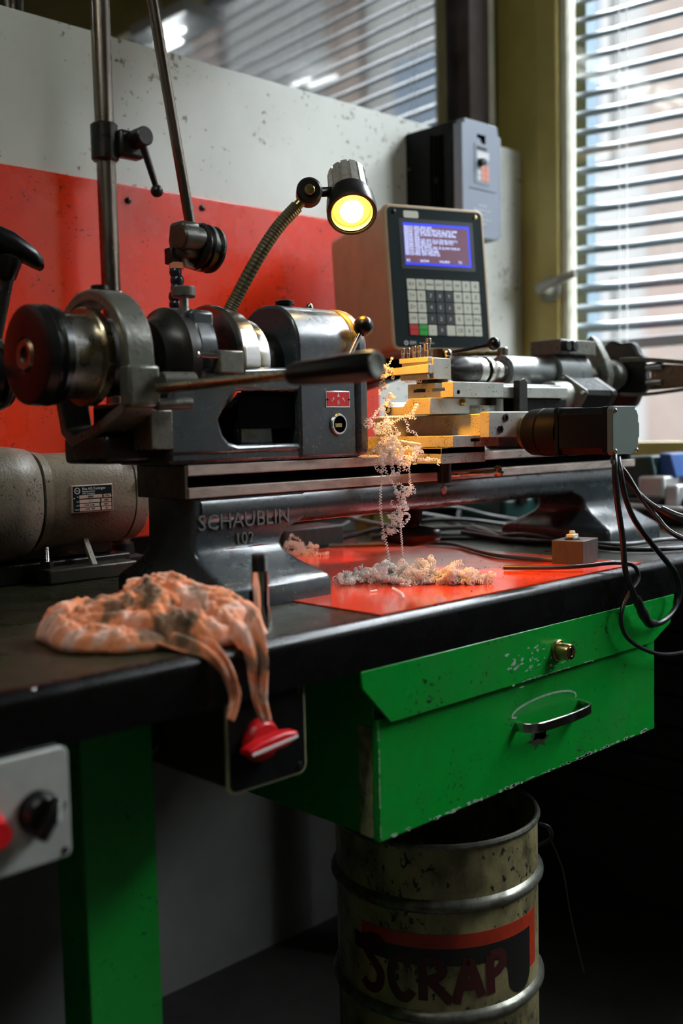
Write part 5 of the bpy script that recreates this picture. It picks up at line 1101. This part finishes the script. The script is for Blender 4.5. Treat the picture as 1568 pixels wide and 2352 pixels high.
# ================================================================== SWARF
class Raw:
    def __init__(s): s.v = []; s.f = []
    def curl(s, spine, R, pitch, wire, rng, n=10, jit=0.25):
        P = [Vector(p) for p in spine]; acc = []; tot = 0
        L = [0]
        for a, b in zip(P, P[1:]): tot += (b - a).length; L.append(tot)
        turns = tot / pitch; m = max(6, int(turns * n)); u, v, _ = frame_of(P[1] - P[0]); k = 0; rows = []
        ph = rng.uniform(0, 6.28); pts = []
        for i in range(m + 1):
            d = tot * i / m
            while k < len(L) - 2 and L[k + 1] < d: k += 1
            t = (d - L[k]) / max(1e-9, L[k + 1] - L[k]); c = P[k].lerp(P[k + 1], t)
            tn = (P[k + 1] - P[k]).normalized(); u = (u - tn * u.dot(tn)).normalized(); v = tn.cross(u)
            a = ph + 2 * math.pi * turns * i / m; r = R * (1 + jit * math.sin(i * 0.37 + ph) * math.sin(i * 0.11))
            pts.append(c + u * (r * math.cos(a)) + v * (r * math.sin(a)))
        s.wire(pts, wire)
    def wire(s, pts, wire):
        b0 = len(s.v); m = len(pts); u = Vector((0.3, 0.5, 0.8))
        for i in range(m):
            t = (pts[min(i + 1, m - 1)] - pts[max(i - 1, 0)]).normalized()
            u = (u - t * u.dot(t)).normalized(); w = t.cross(u)
            for a, b in ((1, 0), (-.5, .87), (-.5, -.87)): s.v.append(pts[i] + (u * a + w * b) * wire)
            if i:
                for q in range(3):
                    q2 = (q + 1) % 3
                    s.f.append((b0 + (i - 1) * 3 + q, b0 + (i - 1) * 3 + q2, b0 + i * 3 + q2, b0 + i * 3 + q))
    def mesh(s, name, off):
        me = bpy.data.meshes.new(name); o = Vector(off)
        me.from_pydata([tuple(p - o) for p in s.v], [], s.f); me.update(); return me
def wander(c, size, n, rng, zmin=None, pull=0.12):
    p = Vector(c) + Vector([rng.gauss(0, size[i] * 0.5) for i in range(3)]); d = Vector([rng.gauss(0, 1) for _ in range(3)]).normalized(); out = [p.copy()]
    for _ in range(n):
        d = (d + Vector([rng.gauss(0, 0.75) for _ in range(3)]) + Vector([pull * (c[i] - p[i]) / max(size[i], 1e-4) * 2 for i in range(3)])).normalized()
        p = p + d * 0.006
        if zmin is not None and p.z < zmin: p.z = zmin + rng.uniform(0, 0.001)
        out.append(p.copy())
    return out
def swarf_obj(name, raw, lab, loc, root=None):
    me = raw.mesh(name, loc)
    o = solo(name, me, 'swarf', lab, 'swarf', loc, smooth=60, kind='stuff')
    return o
rg_ = random.Random(11)
R1 = Raw()
# tangle hanging in front of the slide, left of the carriage
for i in range(10):
    c = (1.130 + rg_.gauss(0, 0.010), 1.008 + rg_.gauss(0, 0.011), 1.099 + rg_.gauss(0, 0.011))
    R1.curl(wander(c, (0.013, 0.015, 0.014), 20, rg_), rg_.uniform(0.0013, 0.0026), rg_.uniform(0.0034, 0.0055), 0.00066, rg_, 9)
for i in range(6):
    c = (1.140 + rg_.gauss(0, 0.006), 0.990 + rg_.gauss(0, 0.007), 1.078 + rg_.gauss(0, 0.010))
    R1.curl(wander(c, (0.012, 0.012, 0.012), 20, rg_), rg_.uniform(0.0014, 0.0026), rg_.uniform(0.0032, 0.005), 0.00066, rg_, 9)
for i in range(6):
    R1.curl([(1.085 + 0.006 * i, 1.015, 1.075 + 0.003 * (i % 3)), (1.10 + 0.006 * i, 1.010, 1.090 - 0.002 * i), (1.13, 1.0, 1.095), (1.16, 0.985, 1.085 + 0.004 * (i % 2))], 0.0016, 0.0036, 0.00066, rg_, 10)
R1.curl([(1.098, 1.015, 1.128), (1.115, 1.010, 1.1285), (1.160, 1.000, 1.129)], 0.0011, 0.0028, 0.00066, rg_, 10)
R1.curl([(1.095, 1.010, 1.105), (1.115, 1.000, 1.118), (1.137, 0.990, 1.130)], 0.0016, 0.0034, 0.0006, rg_, 10)
R1.curl([(1.100, 1.02, 1.128), (1.105, 1.012, 1.140), (1.114, 1.00, 1.152)], 0.0012, 0.003, 0.00066, rg_, 10)
# strands hanging down
R1.curl([(1.100, 1.005, 1.085), (1.101, 1.004, 1.06), (1.099, 1.006, 1.03), (1.098, 1.006, 1.00), (1.100, 1.004, 0.975), (1.104, 1.000, 0.945), (1.108, 0.998, 0.918)], 0.0017, 0.0040, 0.0007, rg_, 10, 0.1)
R1.curl([(1.102, 1.005, 1.07), (1.108, 1.002, 1.05), (1.117, 0.995, 1.03), (1.121, 0.992, 1.01)], 0.0017, 0.0042, 0.0007, rg_, 10, 0.1)
R1.curl([(1.135, 0.985, 1.065), (1.136, 0.985, 1.045), (1.137, 0.984, 1.028)], 0.0014, 0.0036, 0.0006, rg_, 10, 0.1)
R1.curl([(1.120, 0.990, 1.0), (1.120, 0.989, 0.975), (1.121, 0.988, 0.955), (1.122, 0.988, 0.934)], 0.0013, 0.0034, 0.0007, rg_, 10, 0.1)
for c, n in (((1.134, 0.984, 1.026), 3), ((1.124, 0.988, 1.018), 4), ((1.120, 0.990, 1.000), 4), ((1.126, 0.988, 0.990), 3), ((1.112, 0.995, 0.983), 3), ((1.104, 1.000, 0.970), 4)):
    for i in range(n):
        R1.curl(wander(c, (0.006, 0.005, 0.006), 7, rg_), rg_.uniform(0.0010, 0.0020), rg_.uniform(0.003, 0.005), 0.00066, rg_, 9)
R1.v = [p - Vector((0.045, 0, 0)) for p in R1.v]
swarf_obj('hanging_swarf', R1, 'curly white plastic swarf hanging in a tangle beside the headstock', (1.12, 1.0, 1.08))
R2 = Raw()
for i in range(7):
    c = (1.176 + rg_.gauss(0, 0.003), 1.103 + rg_.gauss(0, 0.005), 1.170 + rg_.gauss(0, 0.014))
    R2.curl(wander(c, (0.005, 0.006, 0.012), 9, rg_), rg_.uniform(0.0012, 0.0022), 0.0042, 0.00066, rg_, 9)
for i in range(4):
    R2.curl(wander((1.180, 1.109, 1.204), (0.005, 0.006, 0.004), 6, rg_), 0.0012, 0.004, 0.00066, rg_, 9)
R2.curl([(1.190, 1.085, 1.1825), (1.192, 1.065, 1.1826), (1.194, 1.050, 1.1826)], 0.0014, 0.0034, 0.0006, rg_, 10)
swarf_obj('swarf', R2, 'small white swarf clump under the tool tip', (1.178, 1.10, 1.18))
R3 = Raw(); zs = BT + 0.0018
spine = [(1.010, 1.020), (1.030, 1.010), (1.045, 0.985), (1.055, 0.965), (1.072, 0.945), (1.085, 0.925), (1.095, 0.905), (1.105, 0.885)]
wid = [0.022, 0.030, 0.027, 0.026, 0.026, 0.022, 0.018, 0.012]; hei = [0.005, 0.011, 0.010, 0.012, 0.014, 0.011, 0.009, 0.005]
for i, ((x, y), w, h) in enumerate(zip(spine, wid, hei)):
    for k in range(14):
        c = (x + rg_.gauss(0, w * 0.45), y + rg_.gauss(0, w * 0.40), zs + 0.003 + abs(rg_.gauss(0, h * 0.5)))
        r = rg_.uniform(0.0020, 0.0036)
        R3.curl(wander(c, (w * 0.5, w * 0.5, h * 0.5), 11, rg_, zs + r * 1.1), r, rg_.uniform(0.0022, 0.0040), 0.0008, rg_, 11, 0.3)
R3.curl([(1.075, 1.105, zs + 0.002), (1.078, 1.095, zs + 0.002), (1.083, 1.07, zs + 0.003), (1.062, 1.045, zs + 0.006)], 0.0014, 0.003, 0.0006, rg_, 10)
swarf_obj('swarf_heap', R3, 'long heap of curly white swarf on the red sheet', (1.06, 0.95, zs))
R4 = Raw()
for k in range(16):
    c = (1.190 + rg_.gauss(0, 0.014), 1.325 + rg_.gauss(0, 0.016), zs + 0.003 + abs(rg_.gauss(0, 0.007)))
    R4.curl(wander(c, (0.010, 0.012, 0.006), 10, rg_, zs + 0.0022), rg_.uniform(0.0016, 0.0026), 0.0045, 0.0007, rg_, 9)
swarf_obj('swarf_heap', R4, 'small clump of white swarf by the inner side of the left lathe foot', (1.19, 1.325, zs))
for pts, l in (([(0.982, 1.070, zs + 0.0012), (0.985, 1.058, zs + 0.0012), (0.990, 1.046, zs + 0.0012)], 'short curled swarf scrap beside the left lathe foot'),
               ([(0.990, 1.068, zs + 0.0012), (0.993, 1.060, zs + 0.0012)], 'tiny curled swarf scrap beside the left lathe foot')):
    r = Raw(); r.curl(pts, 0.0012, 0.003, 0.0006, rg_, 9); swarf_obj('swarf_scrap', r, l, pts[0])
solo('plastic_sliver', MB().tube(smooth_path([(0.992, 0.928, zs + 0.003), (0.972, 0.896, zs + 0.0028), (0.958, 0.880, zs + 0.0030), (0.947, 0.868, zs + 0.002)], 5), 0.0017, 8), 'swarf', 'smooth bent white sliver in the amber light patch on the sheet', 'swarf', (0.97, 0.895, zs), smooth=60)
solo('plastic_sliver', MB().tube([(0.962, 0.940, zs + 0.0015), (0.972, 0.938, zs + 0.0018)], 0.0014, 8), 'swarf', 'tiny white crumb left of the bent sliver', 'swarf', (0.967, 0.94, zs), smooth=60)
gr = Raw()
grit = MB()
for i in range(150):
    x, y = 1.16 + rg_.gauss(0, 0.075), 0.985 + rg_.gauss(0, 0.075)
    if not (0.87 < x < 1.4 and 0.83 < y < 1.3): continue
    s = rg_.uniform(0.0003, 0.0011)
    grit.obox((x, y, zs + s * 0.4), (s, s * 0.8, s), Matrix.Rotation(rg_.uniform(0, 3), 3, 'Z'))
solo('grit', grit, 'void', 'dark grit scattered over the red sheet', 'grit', (1.16, 0.985, zs), smooth=0, kind='stuff')

# ================================================================== RAG
def rag_mesh():
    """crumpled cloth: overlapping rolled folds, each a ridge line with its own height and width"""
    cx, cy = 0.594, 0.918
    ex = Vector((0.72, -0.70)); ey = Vector((0.70, 0.72))   # long axis runs across the view, short axis away from it
    def ridged(x, y, z, o):
        v = 0; a = 0.5; f = 1.0
        for k in range(o):
            v += a * (1 - abs(mnoise.noise(Vector((x * f, y * f, z + 7.1 * k)))) * 2.0); a *= 0.5; f *= 2.05
        return v
    ridges = [
        ([(-0.058, -0.040, 0.030), (-0.078, -0.012, 0.040), (-0.074, 0.026, 0.045), (-0.040, 0.052, 0.043)], 0.021),
        ([(-0.050, 0.060, 0.036), (-0.016, 0.056, 0.050), (0.020, 0.046, 0.064), (0.060, 0.034, 0.056), (0.098, 0.024, 0.047)], 0.023),
        ([(-0.074, -0.024, 0.030), (-0.040, -0.012, 0.043), (-0.004, -0.008, 0.049), (0.030, 0.004, 0.050), (0.060, 0.004, 0.043)], 0.019),
        ([(-0.066, -0.046, 0.020), (-0.036, -0.052, 0.026), (-0.004, -0.060, 0.024), (0.024, -0.056, 0.020)], 0.017),
        ([(0.016, 0.030, 0.060), (0.050, 0.012, 0.056), (0.086, -0.006, 0.050), (0.116, -0.026, 0.044), (0.132, -0.044, 0.034)], 0.022),
        ([(0.020, -0.030, 0.034), (0.052, -0.030, 0.036), (0.086, -0.042, 0.030), (0.108, -0.056, 0.020)], 0.018),
        ([(0.012, 0.016, 0.058), (0.022, -0.012, 0.052), (0.028, -0.034, 0.036)], 0.012),
        ([(-0.056, 0.018, 0.034), (-0.024, 0.026, 0.046), (0.004, 0.020, 0.048)], 0.013),
        ([(-0.052, -0.034, 0.030), (-0.016, -0.036, 0.034), (0.016, -0.034, 0.034)], 0.012),
        ([(0.046, 0.050, 0.046), (0.082, 0.040, 0.050), (0.112, 0.022, 0.044)], 0.012)]
    segs = []
    for pts, r in ridges:
        P = smooth_path([Vector(p) for p in pts], 4)
        acc = 0
        for p, q in zip(P, P[1:]):
            segs.append((p.x, p.y, p.z, q.x, q.y, q.z, r, acc)); acc += (q - p).length
    S = np.array(segs)
    nu, nv = 190, 130; verts = []; faces = []
    AX, AY_, AZ_, BX, BY, BZ, RR, SS = S.T
    dx, dy = BX - AX, BY - AY_; ln2 = dx * dx + dy * dy + 1e-12
    for j in range(nv + 1):
        for i in range(nu + 1):
            a = -1 + 2 * i / nu; b = -1 + 2 * j / nv
            rr = math.sqrt(a * a + b * b) + 1e-6; q = max(abs(a), abs(b)) / rr; ra = a * q; rb = b * q   # square to disc
            R = math.hypot(ra, rb); ang = math.atan2(rb, ra)
            k = 1 + 0.10 * math.sin(2 * ang + 0.9) + 0.07 * math.sin(3 * ang + 2.0) + 0.05 * math.sin(7 * ang)
            L = 0.006 + 0.108 * k * ra; Wd = 0.076 * k * rb; L += 0.75 * max(0.0, -Wd) * max(0.0, -ra)
            wl = L + 0.006 * mnoise.noise(Vector((L * 45, Wd * 45, 2.0))) + 0.003 * mnoise.noise(Vector((L * 110, Wd * 110, 6.0)))
            ww = Wd + 0.006 * mnoise.noise(Vector((L * 45, Wd * 45, 12.0))) + 0.003 * mnoise.noise(Vector((L * 110, Wd * 110, 16.0)))
            t = np.clip(((wl - AX) * dx + (ww - AY_) * dy) / ln2, 0, 1)
            d = np.hypot(wl - (AX + t * dx), ww - (AY_ + t * dy))
            u = np.clip(1 - (d / RR) ** 2, 0, 1) ** 0.5
            top = AZ_ + t * (BZ - AZ_)
            hh = top - RR * 1.5 * (1 - u) - np.maximum(0, d - RR) * 1.7
            m = int(np.argmax(hh)); z = float(hh[m])
            z += 0.0011 * math.sin(float(d[m]) * 900 + 3 * mnoise.noise(Vector((L * 60, Wd * 60, 1.0)))) * min(1.0, float(d[m]) / 0.006)
            dome = max(0.0, 1 - R ** 5)
            fo_ = ridged(wl * 27 + 2.0 * mnoise.noise(Vector((L * 25, Wd * 25, 3.3))), ww * 54 + 2.0 * mnoise.noise(Vector((L * 20, Wd * 20, 9.3))), 1.7, 3)
            z += 0.0105 * (fo_ - 0.55)
            z = max(0.010 + 0.004 * mnoise.noise(Vector((L * 70, Wd * 70, 30.0))), z) * dome ** 0.35
            p = Vector((cx, cy)) + ex * L + ey * Wd
            x, y, zz = p.x, p.y, BT + max(0.0012, z)
            if y < 0.803: zz -= (0.803 - y) * 1.2      # hangs over the edge
            verts.append((x, y, zz))
    for j in range(nv):
        for i in range(nu):
            a = j * (nu + 1) + i; faces.append((a, a + 1, a + nu + 2, a + nu + 1))
    return verts, faces
rv, rf = rag_mesh()
me = bpy.data.meshes.new('rag'); RO = (0.62, 0.94, BT)
me.from_pydata([tuple(Vector(p) - Vector(RO)) for p in rv], [], rf); me.update()
rag = solo('rag', me, 'rag', 'dirty salmon pink rag crumpled on the bench corner with tails over the edge', 'rag', RO, smooth=180)
sd = rag.modifiers.new('thickness', 'SOLIDIFY'); sd.thickness = 0.0018; sd.offset = 1
def tail(pts, ws, tw, name):
    P = smooth_path(pts, 8); n = len(P); rings = []
    for i, p in enumerate(P):
        f = i / (n - 1); k = f * (len(ws) - 1); j = min(int(k), len(ws) - 2); w = ws[j] + (ws[j + 1] - ws[j]) * (k - j)
        an = tw[0] + (tw[1] - tw[0]) * f
        t = (P[min(i + 1, n - 1)] - P[max(i - 1, 0)]).normalized(); s_ = Vector((math.cos(an), -math.sin(an), 0)); s_ = (s_ - t * s_.dot(t)).normalized(); nn = t.cross(s_)
        ring = []
        for q in range(17):
            c = -1 + q / 8; ring.append(p + s_ * (w / 2 * c) + nn * (0.005 * math.cos(c * 5.0 + f * 3) * min(1, w / 0.02) + 0.0015 * math.sin(f * 17 + c * 4)))
        rings.append(ring)
    o = part(name, MB().loft(rings, caps=False, closed_ring=False), 'rag', rag, smooth=180)
    s2 = o.modifiers.new('thickness', 'SOLIDIFY'); s2.thickness = 0.0016; s2.offset = 0
tail([(0.632, 0.900, 0.932), (0.650, 0.850, 0.9285), (0.650, 0.812, 0.917), (0.650, 0.794, 0.890), (0.649, 0.791, 0.868), (0.650, 0.790, 0.846), (0.656, 0.789, 0.826)], [0.070, 0.055, 0.036, 0.021, 0.017, 0.013, 0.009], (0.75, 0.5), 'tail')
tail([(0.590, 0.870, 0.912), (0.598, 0.824, 0.9065), (0.603, 0.801, 0.900), (0.611, 0.792, 0.884), (0.618, 0.790, 0.862), (0.616, 0.789, 0.848), (0.611, 0.789, 0.836)], [0.040, 0.026, 0.016, 0.012, 0.010, 0.009, 0.006], (0.6, 0.5), 'tail')
tail([(0.625, 0.985, 0.945), (0.655, 0.960, 0.948), (0.682, 0.930, 0.938), (0.694, 0.915, 0.930)], [0.05, 0.042, 0.028, 0.018], (2.1, 2.3), 'corner')
